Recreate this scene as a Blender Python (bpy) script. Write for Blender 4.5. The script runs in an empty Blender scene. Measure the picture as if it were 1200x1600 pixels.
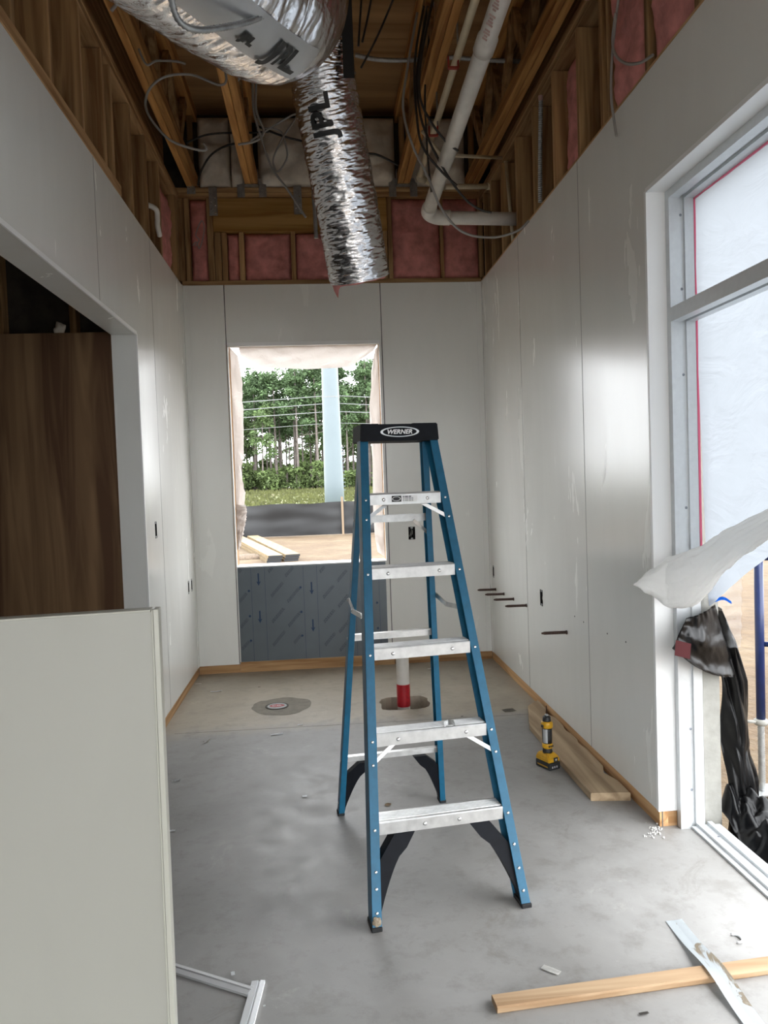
import bpy, bmesh, math, random
from mathutils import Vector, Matrix, noise
V = Vector
random.seed(7)
sc = bpy.context.scene
col = sc.collection
PI = math.pi

# ------------------------------------------------------------------ camera, sky, exposure
F_PX, PITCH, YAW, ROLL, EYE = 1193.5, -0.0385, 0.0823, -0.0351, 1.4985
_cy, _sy, _cp, _sp, _cr, _sr = math.cos(YAW), math.sin(YAW), math.cos(PITCH), math.sin(PITCH), math.cos(ROLL), math.sin(ROLL)
FWD = V((_sy * _cp, _cy * _cp, _sp))
_rt = V((_cy, -_sy, 0)); _up = _rt.cross(FWD)
RIGHT = _cr * _rt + _sr * _up
UP = -_sr * _rt + _cr * _up
CAM = V((0, 0, EYE))
cd = bpy.data.cameras.new('camera'); cam = bpy.data.objects.new('camera', cd); col.objects.link(cam)
m = Matrix((RIGHT, UP, -FWD)).transposed().to_4x4(); m.translation = CAM
cam.matrix_world = m
cd.sensor_fit = 'VERTICAL'; cd.sensor_height = 32; cd.lens = F_PX / 1600 * 32
cd.clip_start = 0.05; cd.clip_end = 1000
sc.camera = cam

w = bpy.data.worlds.new('sky'); sc.world = w; w.use_nodes = True
bg = w.node_tree.nodes['Background']
bg.inputs[0].default_value = (0.95, 0.975, 1.0, 1); bg.inputs[1].default_value = 4.2
sc.view_settings.view_transform = 'Standard'; sc.view_settings.look = 'None'
sc.view_settings.exposure = 0.92; sc.view_settings.gamma = 1; sc.view_settings.use_curve_mapping = False
sc.cycles.use_denoising = True
sc.cycles.max_bounces = 10; sc.cycles.diffuse_bounces = 6; sc.cycles.transmission_bounces = 8
sc.cycles.sample_clamp_indirect = 6.0

def at(u, v, **k):
    """the point where the sight line through photo pixel (u, v) meets the plane x=, y= or z="""
    d = (u - 600) / F_PX * RIGHT - (v - 800) / F_PX * UP + FWD
    (ax, val), = k.items(); i = 'xyz'.index(ax)
    return CAM + d * ((val - CAM[i]) / d[i])

# ------------------------------------------------------------------ materials
def newmat(name):
    mt = bpy.data.materials.new(name); mt.use_nodes = True
    nt = mt.node_tree; b = nt.nodes['Principled BSDF']
    return mt, nt, b
def setc(b, c, rough=0.5, metal=0.0, spec=0.5):
    b.inputs['Base Color'].default_value = (*c, 1); b.inputs['Roughness'].default_value = rough
    b.inputs['Metallic'].default_value = metal; b.inputs['Specular IOR Level'].default_value = spec
def N(nt, t, **k):
    n = nt.nodes.new(t)
    for a, v in k.items(): setattr(n, a, v)
    return n
def coords(nt, scale=(1, 1, 1), kind='Object'):
    tc = N(nt, 'ShaderNodeTexCoord'); mp = N(nt, 'ShaderNodeMapping')
    nt.links.new(tc.outputs[kind], mp.inputs[0]); mp.inputs['Scale'].default_value = scale
    return mp
def noise_tex(nt, vec, scale, detail=4, rough=0.55, dist=0.0):
    n = N(nt, 'ShaderNodeTexNoise'); nt.links.new(vec.outputs[0], n.inputs['Vector'])
    n.inputs['Scale'].default_value = scale; n.inputs['Detail'].default_value = detail
    n.inputs['Roughness'].default_value = rough; n.inputs['Distortion'].default_value = dist
    return n
def ramp(nt, src, stops, out=0):
    r = N(nt, 'ShaderNodeValToRGB'); e = r.color_ramp.elements
    while len(e) < len(stops): e.new(0.5)
    for i, (p, c) in enumerate(stops):
        e[i].position = p; e[i].color = (*c, 1) if len(c) == 3 else c
    nt.links.new(src.outputs[out], r.inputs[0]); return r
def bump(nt, b, src, strength, dist=0.01, out=0, prev=None):
    n = N(nt, 'ShaderNodeBump'); n.inputs['Strength'].default_value = strength; n.inputs['Distance'].default_value = dist
    nt.links.new(src.outputs[out], n.inputs['Height'])
    if prev: nt.links.new(prev.outputs[0], n.inputs['Normal'])
    nt.links.new(n.outputs[0], b.inputs['Normal']); return n
def flat(name, c, rough=0.5, metal=0.0, var=0.0, scale=20, bmp=0.0):
    mt, nt, b = newmat(name); setc(b, c, rough, metal)
    if var or bmp:
        n = noise_tex(nt, coords(nt), scale)
        if var:
            lo = tuple(x * (1 - var) for x in c); hi = tuple(min(1, x * (1 + var)) for x in c)
            r = ramp(nt, n, [(0.3, lo), (0.7, hi)]); nt.links.new(r.outputs[0], b.inputs['Base Color'])
        if bmp: bump(nt, b, n, bmp)
    return mt
def wood(name, dark, light, axis='z', rough=0.7, scale=1.0, knots=True):
    mt, nt, b = newmat(name); setc(b, light, rough, 0, 0.25)
    s = {'x': (0.6, 9, 9), 'y': (9, 0.6, 9), 'z': (9, 9, 0.6)}[axis]
    oi = N(nt, 'ShaderNodeObjectInfo'); tc = N(nt, 'ShaderNodeTexCoord')
    ad = N(nt, 'ShaderNodeVectorMath', operation='ADD'); mul = N(nt, 'ShaderNodeVectorMath', operation='MULTIPLY')
    sca = N(nt, 'ShaderNodeVectorMath', operation='SCALE'); sca.inputs['Scale'].default_value = 7.0
    cmb = N(nt, 'ShaderNodeCombineXYZ')
    for i in range(3): nt.links.new(oi.outputs['Random'], cmb.inputs[i])
    nt.links.new(cmb.outputs[0], sca.inputs[0]); nt.links.new(tc.outputs['Object'], ad.inputs[0]); nt.links.new(sca.outputs[0], ad.inputs[1])
    nt.links.new(ad.outputs[0], mul.inputs[0]); mul.inputs[1].default_value = tuple(q * scale for q in s)
    n1 = noise_tex(nt, mul, 2.2, 3, 0.5, 1.2)
    wv = N(nt, 'ShaderNodeTexWave', wave_type='RINGS', rings_direction={'x': 'X', 'y': 'Y', 'z': 'Z'}[axis])
    nt.links.new(mul.outputs[0], wv.inputs['Vector']); wv.inputs['Scale'].default_value = 0.55
    wv.inputs['Distortion'].default_value = 9; wv.inputs['Detail'].default_value = 2
    mx = N(nt, 'ShaderNodeMix', data_type='FLOAT'); mx.inputs[0].default_value = 0.16
    nt.links.new(n1.outputs[0], mx.inputs[2]); nt.links.new(wv.outputs['Fac'], mx.inputs[3])
    r = ramp(nt, mx, [(0.36, dark), (0.63, light)])
    hs = N(nt, 'ShaderNodeHueSaturation'); nt.links.new(r.outputs[0], hs.inputs['Color'])
    mr = N(nt, 'ShaderNodeMapRange'); nt.links.new(oi.outputs['Random'], mr.inputs[0])
    mr.inputs[3].default_value = 0.72; mr.inputs[4].default_value = 1.2
    nt.links.new(mr.outputs[0], hs.inputs['Value'])
    nt.links.new(hs.outputs[0], b.inputs['Base Color']); bump(nt, b, n1, 0.25, 0.002)
    return mt
def wallmat(name, c, rough=0.2):
    """glossy white plastic wall panel: gentle waviness, wiped streaks in the gloss"""
    mt, nt, b = newmat(name); setc(b, c, rough, 0, 0.5)
    v = coords(nt, (1, 1, 0.25)); n = noise_tex(nt, v, 5, 4, 0.6, 0.6)
    r = ramp(nt, n, [(0.45, (rough,) * 3), (0.64, (rough * 1.1,) * 3), (0.70, (rough * 1.6,) * 3)])
    nt.links.new(r.outputs[0], b.inputs['Roughness'])
    r2 = ramp(nt, n, [(0.35, tuple(x * 0.97 for x in c)), (0.66, c), (0.74, tuple(min(1, x * 1.015) for x in c))])
    nt.links.new(r2.outputs[0], b.inputs['Base Color'])
    n2 = noise_tex(nt, coords(nt, (1, 1, 0.6)), 2.2, 2)
    n3 = noise_tex(nt, coords(nt), 160, 2)
    p = bump(nt, b, n2, 0.05, 0.02); bump(nt, b, n3, 0.03, 0.0006, prev=p)
    return mt
def foil(name):
    mt, nt, b = newmat(name); setc(b, (0.80, 0.80, 0.82), 0.16, 1.0)
    n = noise_tex(nt, coords(nt, (1, 1, 1)), 24, 5, 0.65, 1.0)
    vo = N(nt, 'ShaderNodeTexVoronoi', feature='F1'); nt.links.new(coords(nt, (1, 1, 2)).outputs[0], vo.inputs['Vector']); vo.inputs['Scale'].default_value = 40
    p = bump(nt, b, n, 0.25, 0.012); bump(nt, b, vo, 0.12, 0.006, prev=p)
    return mt
def film(name, c, trans, clear=0.0, rough=0.35, bmp=0.3, scale=6):
    """milky plastic film: part scatters light through, part reflects, part is clear"""
    mt, nt, b = newmat(name); out = nt.nodes['Material Output']
    setc(b, c, rough, 0, 0.5)
    tr = N(nt, 'ShaderNodeBsdfTranslucent'); tr.inputs[0].default_value = (*c, 1)
    mx = N(nt, 'ShaderNodeMixShader'); mx.inputs[0].default_value = trans
    nt.links.new(b.outputs[0], mx.inputs[1]); nt.links.new(tr.outputs[0], mx.inputs[2])
    last = mx
    if clear:
        tp = N(nt, 'ShaderNodeBsdfTransparent'); m2 = N(nt, 'ShaderNodeMixShader'); m2.inputs[0].default_value = clear
        nt.links.new(mx.outputs[0], m2.inputs[1]); nt.links.new(tp.outputs[0], m2.inputs[2]); last = m2
    nt.links.new(last.outputs[0], out.inputs[0])
    n = noise_tex(nt, coords(nt, (1, 0.5, 1)), scale, 4, 0.6, 0.8)
    bp = bump(nt, b, n, bmp, 0.03); nt.links.new(bp.outputs[0], tr.inputs['Normal'])
    return mt

M = {}
M['panel'] = wallmat('white_wall_panel', (0.80, 0.80, 0.765), 0.225)
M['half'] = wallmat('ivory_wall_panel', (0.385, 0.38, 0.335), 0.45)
M['halftrim'] = flat('ivory_trim', (0.48, 0.475, 0.41), 0.4)
M['seam'] = flat('seam_dark', (0.12, 0.12, 0.12), 0.8)
M['reveal'] = flat('reveal_white', (0.83, 0.83, 0.82), 0.45)
M['alum'] = flat('aluminium_frame', (0.62, 0.64, 0.65), 0.35, 0.35, 0.04, 40)
M['alumdark'] = flat('aluminium_groove', (0.22, 0.24, 0.27), 0.5, 0.3)
M['mill'] = flat('mill_aluminium', (0.66, 0.66, 0.65), 0.38, 0.75, 0.12, 30, 0.05)
M['rivet'] = flat('rivet_metal', (0.75, 0.76, 0.76), 0.25, 0.9)
M['steel'] = flat('galvanised_steel', (0.36, 0.37, 0.37), 0.45, 0.7, 0.2, 40)
M['rust'] = flat('dark_bolt_steel', (0.09, 0.055, 0.045), 0.6, 0.4, 0.3, 90, 0.2)
M['blue'] = flat('blue_fibreglass', (0.006, 0.102, 0.190), 0.42, 0, 0.12, 30, 0.03)
M['blackp'] = flat('black_plastic', (0.004, 0.005, 0.008), 0.6, 0, 0.3, 30, 0.05)
M['blackp'].node_tree.nodes['Principled BSDF'].inputs['Specular IOR Level'].default_value = 0.18
M['rubber'] = flat('black_rubber', (0.015, 0.015, 0.016), 0.8, 0, 0.3, 60)
M['stud'] = wood('stud_wood', (0.22, 0.115, 0.05), (0.46, 0.29, 0.14), 'z')
M['studx'] = wood('plate_wood', (0.22, 0.115, 0.05), (0.46, 0.29, 0.14), 'x')
M['study'] = wood('plate_wood_long', (0.24, 0.13, 0.055), (0.48, 0.30, 0.15), 'y')
M['joist'] = wood('joist_wood', (0.30, 0.13, 0.04), (0.55, 0.29, 0.10), 'y')
M['web'] = wood('web_wood', (0.22, 0.12, 0.05), (0.42, 0.26, 0.12), 'z')
M['header'] = wood('header_wood', (0.32, 0.16, 0.04), (0.52, 0.30, 0.10), 'x', scale=0.7)
M['deck'] = wood('plywood_deck', (0.24, 0.13, 0.055), (0.40, 0.24, 0.11), 'x', scale=0.25)
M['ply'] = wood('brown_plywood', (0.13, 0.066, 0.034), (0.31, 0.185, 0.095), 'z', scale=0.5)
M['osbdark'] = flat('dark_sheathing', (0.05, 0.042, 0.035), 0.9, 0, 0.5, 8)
M['base'] = wood('base_plate_wood', (0.36, 0.19, 0.08), (0.58, 0.36, 0.18), 'x')
M['basey'] = wood('base_plate_wood_long', (0.36, 0.19, 0.08), (0.58, 0.36, 0.18), 'y')
M['plank'] = wood('plank_wood', (0.27, 0.19, 0.115), (0.44, 0.33, 0.21), 'y', scale=0.8)
M['board'] = wood('strip_wood', (0.46, 0.29, 0.16), (0.66, 0.47, 0.29), 'x', scale=0.8)
M['lumber'] = wood('lumber_yellow', (0.155, 0.11, 0.055), (0.20, 0.147, 0.08), 'y', scale=0.5)
M['lumend'] = flat('lumber_end', (0.02, 0.022, 0.025), 0.8)
M['pink'] = flat('pink_fibreglass', (0.56, 0.225, 0.205), 0.95, 0, 0.28, 11, 0.9)
M['batt'] = flat('white_batt', (0.62, 0.56, 0.47), 0.9, 0, 0.16, 9, 0.6)
M['foil'] = foil('foil_duct')
M['ink'] = flat('black_ink', (0.012, 0.012, 0.012), 0.5)
M['strap'] = flat('black_strap', (0.006, 0.006, 0.006), 0.6)
M['pvc'] = flat('white_pvc', (0.66, 0.63, 0.58), 0.35, 0, 0.08, 14)
M['cpvc'] = flat('cream_cpvc', (0.62, 0.54, 0.38), 0.4, 0, 0.06, 14)
M['redp'] = flat('red_print', (0.45, 0.30, 0.27), 0.6)
M['redtape'] = flat('red_tape', (0.42, 0.008, 0.018), 0.4, 0, 0.15, 60)
M['pinktape'] = flat('pink_tape', (0.75, 0.12, 0.22), 0.5)
M['cable'] = flat('grey_cable', (0.30, 0.29, 0.27), 0.5)
M['cabledark'] = flat('black_cable', (0.03, 0.028, 0.026), 0.5)
M['copper'] = flat('copper_tip', (0.5, 0.25, 0.1), 0.4, 0.8)
M['boxdark'] = flat('box_interior', (0.02, 0.02, 0.02), 0.9)
M['film'] = film('milky_sheet', (0.225, 0.245, 0.268), 0.85, 0.0)
M['filmroll'] = film('milky_folds', (0.90, 0.90, 0.885), 0.72, 0.0, 0.4, 0.25, 9)
M['filmrag'] = film('torn_film', (0.55, 0.50, 0.465), 0.42, 0.0, 0.4, 0.35, 12)
M['clear'] = film('clear_sheet', (0.35, 0.36, 0.38), 0.6, 0.80, 0.2, 0.2, 20)
M['blacksheet'] = flat('black_sheet', (0.008, 0.008, 0.009), 0.28, 0, 0, 6, 0.5)
M['siltfab'] = flat('silt_fabric', (0.006, 0.0065, 0.0075), 0.5, 0, 0.25, 2, 0.3)
M['bluepaint'] = flat('navy_paint', (0.006, 0.018, 0.085), 0.35, 0, 0.15, 20)
M['bluetape'] = flat('blue_tape', (0.03, 0.22, 0.62), 0.5)
M['cement'] = flat('grey_cement', (0.28, 0.275, 0.25), 0.9, 0, 0.12, 18, 0.3)
M['ssfilm'] = flat('grey_film_panel', (0.115, 0.135, 0.15), 0.3, 0.3, 0.05, 6)
M['filmink'] = flat('blue_film_ink', (0.003, 0.030, 0.085), 0.5)
M['filmink2'] = flat('faint_film_ink', (0.018, 0.036, 0.058), 0.5)
M['yellow'] = flat('tool_yellow', (0.58, 0.31, 0.012), 0.4, 0, 0.1, 40)
M['tooldark'] = flat('tool_black', (0.02, 0.021, 0.022), 0.5)
M['white'] = flat('white_label', (0.80, 0.80, 0.80), 0.4)
M['silver'] = flat('silver_print', (0.62, 0.63, 0.64), 0.3, 0.5)
M['debris'] = flat('panel_scrap', (0.66, 0.65, 0.62), 0.5, 0, 0.1, 60)
M['debrisdark'] = flat('dark_scrap', (0.09, 0.08, 0.07), 0.8)
M['trimgrey'] = flat('grey_trim_strip', (0.50, 0.50, 0.50), 0.45)
M['trimwhite'] = flat('white_trim_strip', (0.80, 0.82, 0.83), 0.35)
M['bark'] = flat('pine_bark', (0.125, 0.105, 0.095), 0.95, 0, 0.3, 3)
M['needle'] = flat('pine_needles', (0.062, 0.105, 0.042), 0.9, 0, 0.55, 0.6)
M['needle2'] = flat('pine_needles_light', (0.088, 0.135, 0.048), 0.9, 0, 0.5, 0.6)
M['shrub'] = flat('shrub_leaves', (0.075, 0.11, 0.032), 0.9, 0, 0.5, 0.8)
M['grassb'] = flat('grass_blades', (0.062, 0.068, 0.017), 0.9, 0, 0.35, 0.4)
M['pole'] = flat('pole_steel', (0.125, 0.157, 0.172), 0.5, 0, 0.06, 0.8)
M['wire'] = flat('line_wire', (0.16, 0.17, 0.17), 0.5)
M['stake'] = flat('stake_wood', (0.20, 0.145, 0.095), 0.8)

# stained white strip
mt, nt, b = newmat('glue_stained_strip'); setc(b, (0.62, 0.66, 0.68), 0.35)
n = noise_tex(nt, coords(nt, (1, 0.45, 1)), 11, 5, 0.6, 0.5)
r = ramp(nt, n, [(0.57, (0.62, 0.66, 0.68)), (0.60, (0.30, 0.24, 0.16)), (0.66, (0.42, 0.36, 0.27)), (0.74, (0.62, 0.66, 0.68))])
nt.links.new(r.outputs[0], b.inputs['Base Color']); M['strip'] = mt
# concrete slab
mt, nt, b = newmat('concrete_slab'); setc(b, (0.4, 0.4, 0.4), 0.5)
v = coords(nt)
n1 = noise_tex(nt, v, 1.3, 6, 0.62, 0.4); n2 = noise_tex(nt, v, 9, 6, 0.7); n3 = noise_tex(nt, v, 120, 3, 0.7)
r1 = ramp(nt, n1, [(0.3, (0.24, 0.232, 0.22)), (0.55, (0.30, 0.292, 0.28)), (0.72, (0.36, 0.352, 0.34))])
r2 = ramp(nt, n2, [(0.34, (0.80, 0.79, 0.77)), (0.5, (1, 1, 1)), (0.72, (1.0, 1.0, 0.99)), (0.8, (1.12, 1.12, 1.11))])
mx = N(nt, 'ShaderNodeMix', data_type='RGBA', blend_type='MULTIPLY'); mx.inputs[0].default_value = 1
nt.links.new(r1.outputs[0], mx.inputs[6]); nt.links.new(r2.outputs[0], mx.inputs[7])
# the older pour beyond the saw joint is dustier and browner
sep = N(nt, 'ShaderNodeSeparateXYZ'); nt.links.new(v.outputs[0], sep.inputs[0])
ad = N(nt, 'ShaderNodeMath', operation='MULTIPLY_ADD'); nt.links.new(n2.outputs[0], ad.inputs[0]); ad.inputs[1].default_value = 0.3; nt.links.new(sep.outputs[1], ad.inputs[2])
mr = N(nt, 'ShaderNodeMapRange'); nt.links.new(ad.outputs[0], mr.inputs[0]); mr.inputs[1].default_value = 4.75; mr.inputs[2].default_value = 5.0
tint = N(nt, 'ShaderNodeMix', data_type='RGBA', blend_type='MULTIPLY'); nt.links.new(mr.outputs[0], tint.inputs[0])
nt.links.new(mx.outputs[2], tint.inputs[6]); tint.inputs[7].default_value = (1.30, 1.18, 0.98, 1)
n4 = noise_tex(nt, v, 3.1, 8, 0.75, 0.8); r4 = ramp(nt, n4, [(0.30, (0.78, 0.76, 0.73)), (0.40, (1, 1, 1)), (0.60, (1, 1, 1)), (0.68, (1.22, 1.22, 1.21)), (0.78, (1.04, 1.04, 1.04))])
mx4 = N(nt, 'ShaderNodeMix', data_type='RGBA', blend_type='MULTIPLY'); mx4.inputs[0].default_value = 1
nt.links.new(tint.outputs[2], mx4.inputs[6]); nt.links.new(r4.outputs[0], mx4.inputs[7])
nt.links.new(mx4.outputs[2], b.inputs['Base Color'])
rr = ramp(nt, n2, [(0.3, (0.42,) * 3), (0.7, (0.62,) * 3)]); nt.links.new(rr.outputs[0], b.inputs['Roughness'])
p = bump(nt, b, n3, 0.12, 0.002); bump(nt, b, n1, 0.05, 0.02, prev=p); M['floor'] = mt
M['patch'] = flat('mortar_patch', (0.20, 0.18, 0.145), 0.8, 0, 0.15, 18, 0.2)
M['stain'] = flat('floor_dust', (0.52, 0.51, 0.49), 0.7, 0, 0.1, 40)
M['pit'] = flat('pit_earth', (0.11, 0.08, 0.055), 0.95, 0, 0.35, 25, 0.5)
# sand and grass outside
mt, nt, b = newmat('sandy_ground'); setc(b, (0.2, 0.13, 0.07), 0.95)
v = coords(nt); n1 = noise_tex(nt, v, 0.7, 6, 0.65); n2 = noise_tex(nt, v, 6, 5, 0.7)
r1 = ramp(nt, n1, [(0.3, (0.072, 0.041, 0.017)), (0.5, (0.100, 0.064, 0.030)), (0.7, (0.132, 0.098, 0.056))])
r2 = ramp(nt, n2, [(0.35, (0.72, 0.7, 0.68)), (0.6, (1, 1, 1))])
mx = N(nt, 'ShaderNodeMix', data_type='RGBA', blend_type='MULTIPLY'); mx.inputs[0].default_value = 1
nt.links.new(r1.outputs[0], mx.inputs[6]); nt.links.new(r2.outputs[0], mx.inputs[7]); nt.links.new(mx.outputs[2], b.inputs['Base Color'])
bump(nt, b, n2, 0.6, 0.05); M['sand'] = mt
mt, nt, b = newmat('meadow_ground'); setc(b, (0.1, 0.11, 0.04), 0.95)
v = coords(nt, (0.35, 1, 1)); n1 = noise_tex(nt, v, 0.35, 6, 0.7)
r1 = ramp(nt, n1, [(0.34, (0.055, 0.075, 0.014)), (0.5, (0.08, 0.09, 0.022)), (0.64, (0.12, 0.098, 0.042)), (0.8, (0.10, 0.072, 0.036))])
nt.links.new(r1.outputs[0], b.inputs['Base Color']); M['meadow'] = mt

# ------------------------------------------------------------------ mesh helpers
def quad_box(bm, lo, hi):
    x0, y0, z0 = lo; x1, y1, z1 = hi
    vs = [bm.verts.new(p) for p in ((x0, y0, z0), (x1, y0, z0), (x1, y1, z0), (x0, y1, z0), (x0, y0, z1), (x1, y0, z1), (x1, y1, z1), (x0, y1, z1))]
    for f in ((0, 3, 2, 1), (4, 5, 6, 7), (0, 1, 5, 4), (1, 2, 6, 5), (2, 3, 7, 6), (3, 0, 4, 7)): bm.faces.new([vs[i] for i in f])
    return vs
def bevbox(bm, lo, hi, bev=0.003, seg=2):
    t = bmesh.new(); quad_box(t, lo, hi)
    bmesh.ops.bevel(t, geom=list(t.edges), offset=bev, segments=seg, profile=0.5, affect='EDGES')
    me = bpy.data.meshes.new('t'); t.to_mesh(me); t.free(); bm.from_mesh(me); bpy.data.meshes.remove(me)
def sweep(bm, profile, p0, p1, a, b_, cap=True):
    """extrude the 2-D profile (along a and b_) from p0 to p1"""
    p0, p1 = V(p0), V(p1)
    r0 = [bm.verts.new(p0 + a * u + b_ * v) for u, v in profile]
    r1 = [bm.verts.new(p1 + a * u + b_ * v) for u, v in profile]
    n = len(profile)
    for i in range(n): bm.faces.new((r0[i], r0[(i + 1) % n], r1[(i + 1) % n], r1[i]))
    if cap: bm.faces.new(r0[::-1]); bm.faces.new(r1)
def bar(bm, p0, p1, wd, ht, up=(0, 0, 1)):
    p0, p1 = V(p0), V(p1); d = (p1 - p0).normalized(); u = V(up); s = d.cross(u)
    if s.length < 1e-4: s = d.cross(V((1, 0, 0)))
    s.normalize(); u = s.cross(d).normalized()
    sweep(bm, [(-wd / 2, -ht / 2), (wd / 2, -ht / 2), (wd / 2, ht / 2), (-wd / 2, ht / 2)], p0, p1, s, u)
def smooth_path(pts, n=8):
    pts = [V(p) for p in pts]; out = []
    for i in range(len(pts) - 1):
        p0 = pts[max(i - 1, 0)]; p1 = pts[i]; p2 = pts[i + 1]; p3 = pts[min(i + 2, len(pts) - 1)]
        for k in range(n):
            t = k / n
            out.append(0.5 * ((2 * p1) + (-p0 + p2) * t + (2 * p0 - 5 * p1 + 4 * p2 - p3) * t * t + (-p0 + 3 * p1 - 3 * p2 + p3) * t ** 3))
    out.append(pts[-1]); return out
def frames(path):
    fr = []; prev = None
    for i, p in enumerate(path):
        d = (path[min(i + 1, len(path) - 1)] - path[max(i - 1, 0)]).normalized()
        if prev is None:
            prev = d.orthogonal().normalized()
        prev = (prev - d * prev.dot(d)).normalized()
        fr.append((p, prev.copy(), d.cross(prev).normalized()))
    return fr
def tube(bm, pts, r, seg=8, cap=True, radf=None):
    path = [V(p) for p in pts]; fr = frames(path); rings = []
    for i, (p, a, b_) in enumerate(fr):
        ring = []
        for k in range(seg):
            th = 2 * PI * k / seg; rr = r if radf is None else radf(i / (len(fr) - 1), th, r)
            ring.append(bm.verts.new(p + a * math.cos(th) * rr + b_ * math.sin(th) * rr))
        rings.append(ring)
    for A, B in zip(rings, rings[1:]):
        for k in range(seg): bm.faces.new((A[k], A[(k + 1) % seg], B[(k + 1) % seg], B[k]))
    if cap: bm.faces.new(rings[0][::-1]); bm.faces.new(rings[-1])
    return fr
def disc_stack(bm, rz, c=(0, 0, 0), seg=24, cap=True):
    """lathe: list of (radius, height) turned about a vertical axis"""
    rings = [[bm.verts.new((c[0] + r * math.cos(2 * PI * k / seg), c[1] + r * math.sin(2 * PI * k / seg), c[2] + z)) for k in range(seg)] for r, z in rz]
    for A, B in zip(rings, rings[1:]):
        for k in range(seg): bm.faces.new((A[k], A[(k + 1) % seg], B[(k + 1) % seg], B[k]))
    if cap: bm.faces.new(rings[0][::-1]); bm.faces.new(rings[-1])
def prism(bm, poly, origin, a, b_, n, depth):
    o = V(origin); a, b_, n = V(a), V(b_), V(n)
    f0 = [bm.verts.new(o + a * u + b_ * v) for u, v in poly]; f1 = [bm.verts.new(o + a * u + b_ * v + n * depth) for u, v in poly]
    k = len(poly)
    bm.faces.new(f0[::-1]); bm.faces.new(f1)
    for i in range(k): bm.faces.new((f0[i], f0[(i + 1) % k], f1[(i + 1) % k], f1[i]))
def sheet(bm, nu, nv, fn):
    g = [[bm.verts.new(fn(i / nu, j / nv)) for j in range(nv + 1)] for i in range(nu + 1)]
    for i in range(nu):
        for j in range(nv): bm.faces.new((g[i][j], g[i + 1][j], g[i + 1][j + 1], g[i][j + 1]))
    return g
def dome(bm, c, n, r, h=0.5, seg=10):
    """rivet head: flattened half ball at c, facing n"""
    n = V(n).normalized(); a = n.orthogonal().normalized(); b_ = n.cross(a); c = V(c); rings = []
    for j in range(3):
        ph = j / 3 * PI / 2
        rings.append([bm.verts.new(c + (a * math.cos(2 * PI * k / seg) + b_ * math.sin(2 * PI * k / seg)) * r * math.cos(ph) + n * r * h * math.sin(ph)) for k in range(seg)])
    top = bm.verts.new(c + n * r * h)
    for A, B in zip(rings, rings[1:]):
        for k in range(seg): bm.faces.new((A[k], A[(k + 1) % seg], B[(k + 1) % seg], B[k]))
    for k in range(seg): bm.faces.new((rings[-1][k], rings[-1][(k + 1) % seg], top))
    bm.faces.new(rings[0][::-1])

def obj(name, bm, mat, parent=None, smooth=False, recalc=True):
    if recalc: bmesh.ops.recalc_face_normals(bm, faces=bm.faces)
    me = bpy.data.meshes.new(name); bm.to_mesh(me); bm.free()
    if smooth:
        for p in me.polygons: p.use_smooth = True
    me.materials.append(mat if not isinstance(mat, str) else M[mat])
    o = bpy.data.objects.new(name, me); col.objects.link(o)
    if parent: o.parent = parent
    return o
def tag(o, label, cat, group=None, kind=None):
    o['label'] = label; o['category'] = cat
    if group: o['group'] = group
    if kind: o['kind'] = kind
    return o
def thing(name, label, cat, loc=(0, 0, 0), rz=0.0, group=None):
    o = bpy.data.objects.new(name, None); col.objects.link(o); o.location = loc; o.rotation_euler = (0, 0, rz); o.empty_display_size = 0.05
    return tag(o, label, cat, group)
def struct(name, bm, mat, smooth=False):
    o = obj(name, bm, mat, None, smooth); o['kind'] = 'structure'; return o
def one(name, mat, fn, *args, parent=None, smooth=False, **k):
    bm = bmesh.new(); fn(bm, *args, **k); return obj(name, bm, mat, parent, smooth)
def copy_thing(root, loc=None, rz=None, label=None, scale=None):
    r = root.copy(); col.objects.link(r)
    if loc is not None: r.location = loc
    if rz is not None: r.rotation_euler = (0, 0, rz)
    if scale is not None: r.scale = scale
    if label: r['label'] = label
    for ch in [c for c in root.children]:
        d = ch.copy(); col.objects.link(d); d.parent = r
        for g in ch.children:
            e = g.copy(); col.objects.link(e); e.parent = d
    return r
def textmesh(name, body, size, mat, parent, mapf, shear=0.0, extrude=0.0, align='CENTER', bold=0.0):
    """lettering as a mesh; mapf turns its flat (u, v) into a point on the thing"""
    cu = bpy.data.curves.new('t', 'FONT'); cu.body = body; cu.size = size; cu.shear = shear; cu.align_x = align; cu.align_y = 'CENTER'; cu.offset = bold
    cu.resolution_u = 4
    t = bpy.data.objects.new('t', cu); col.objects.link(t); dg = bpy.context.evaluated_depsgraph_get(); dg.update()
    me = bpy.data.meshes.new_from_object(t.evaluated_get(dg)); bpy.data.objects.remove(t); bpy.data.curves.remove(cu)
    bm = bmesh.new(); bm.from_mesh(me); bpy.data.meshes.remove(me)
    bmesh.ops.triangulate(bm, faces=bm.faces)
    bmesh.ops.subdivide_edges(bm, edges=[e for e in bm.edges if e.calc_length() > size * 0.15], cuts=2)
    for v_ in bm.verts: v_.co = mapf(v_.co.x, v_.co.y)
    me = bpy.data.meshes.new(name); bm.to_mesh(me); bm.free(); me.materials.append(M[mat])
    o = bpy.data.objects.new(name, me); col.objects.link(o); o.parent = parent
    return o

# ------------------------------------------------------------------ the room
XL, XR, D, H = -1.026, 1.378, 6.227, 3.113
OUTL, OUTR, OUTB = -1.167, 1.636, 6.395
BOT = 0.066
DECK = 4.52
WIN = (-0.692, 0.521, 0.858, 2.648)          # window hole in the back wall: x0, x1, z0, z1
LOP = (1.30, 4.561, 0.0, 2.407)              # opening in the left wall: y0, y1, z0, z1
SF0, SF1, SFH = -1.35, 3.080, 2.652          # storefront opening in the right wall

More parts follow.
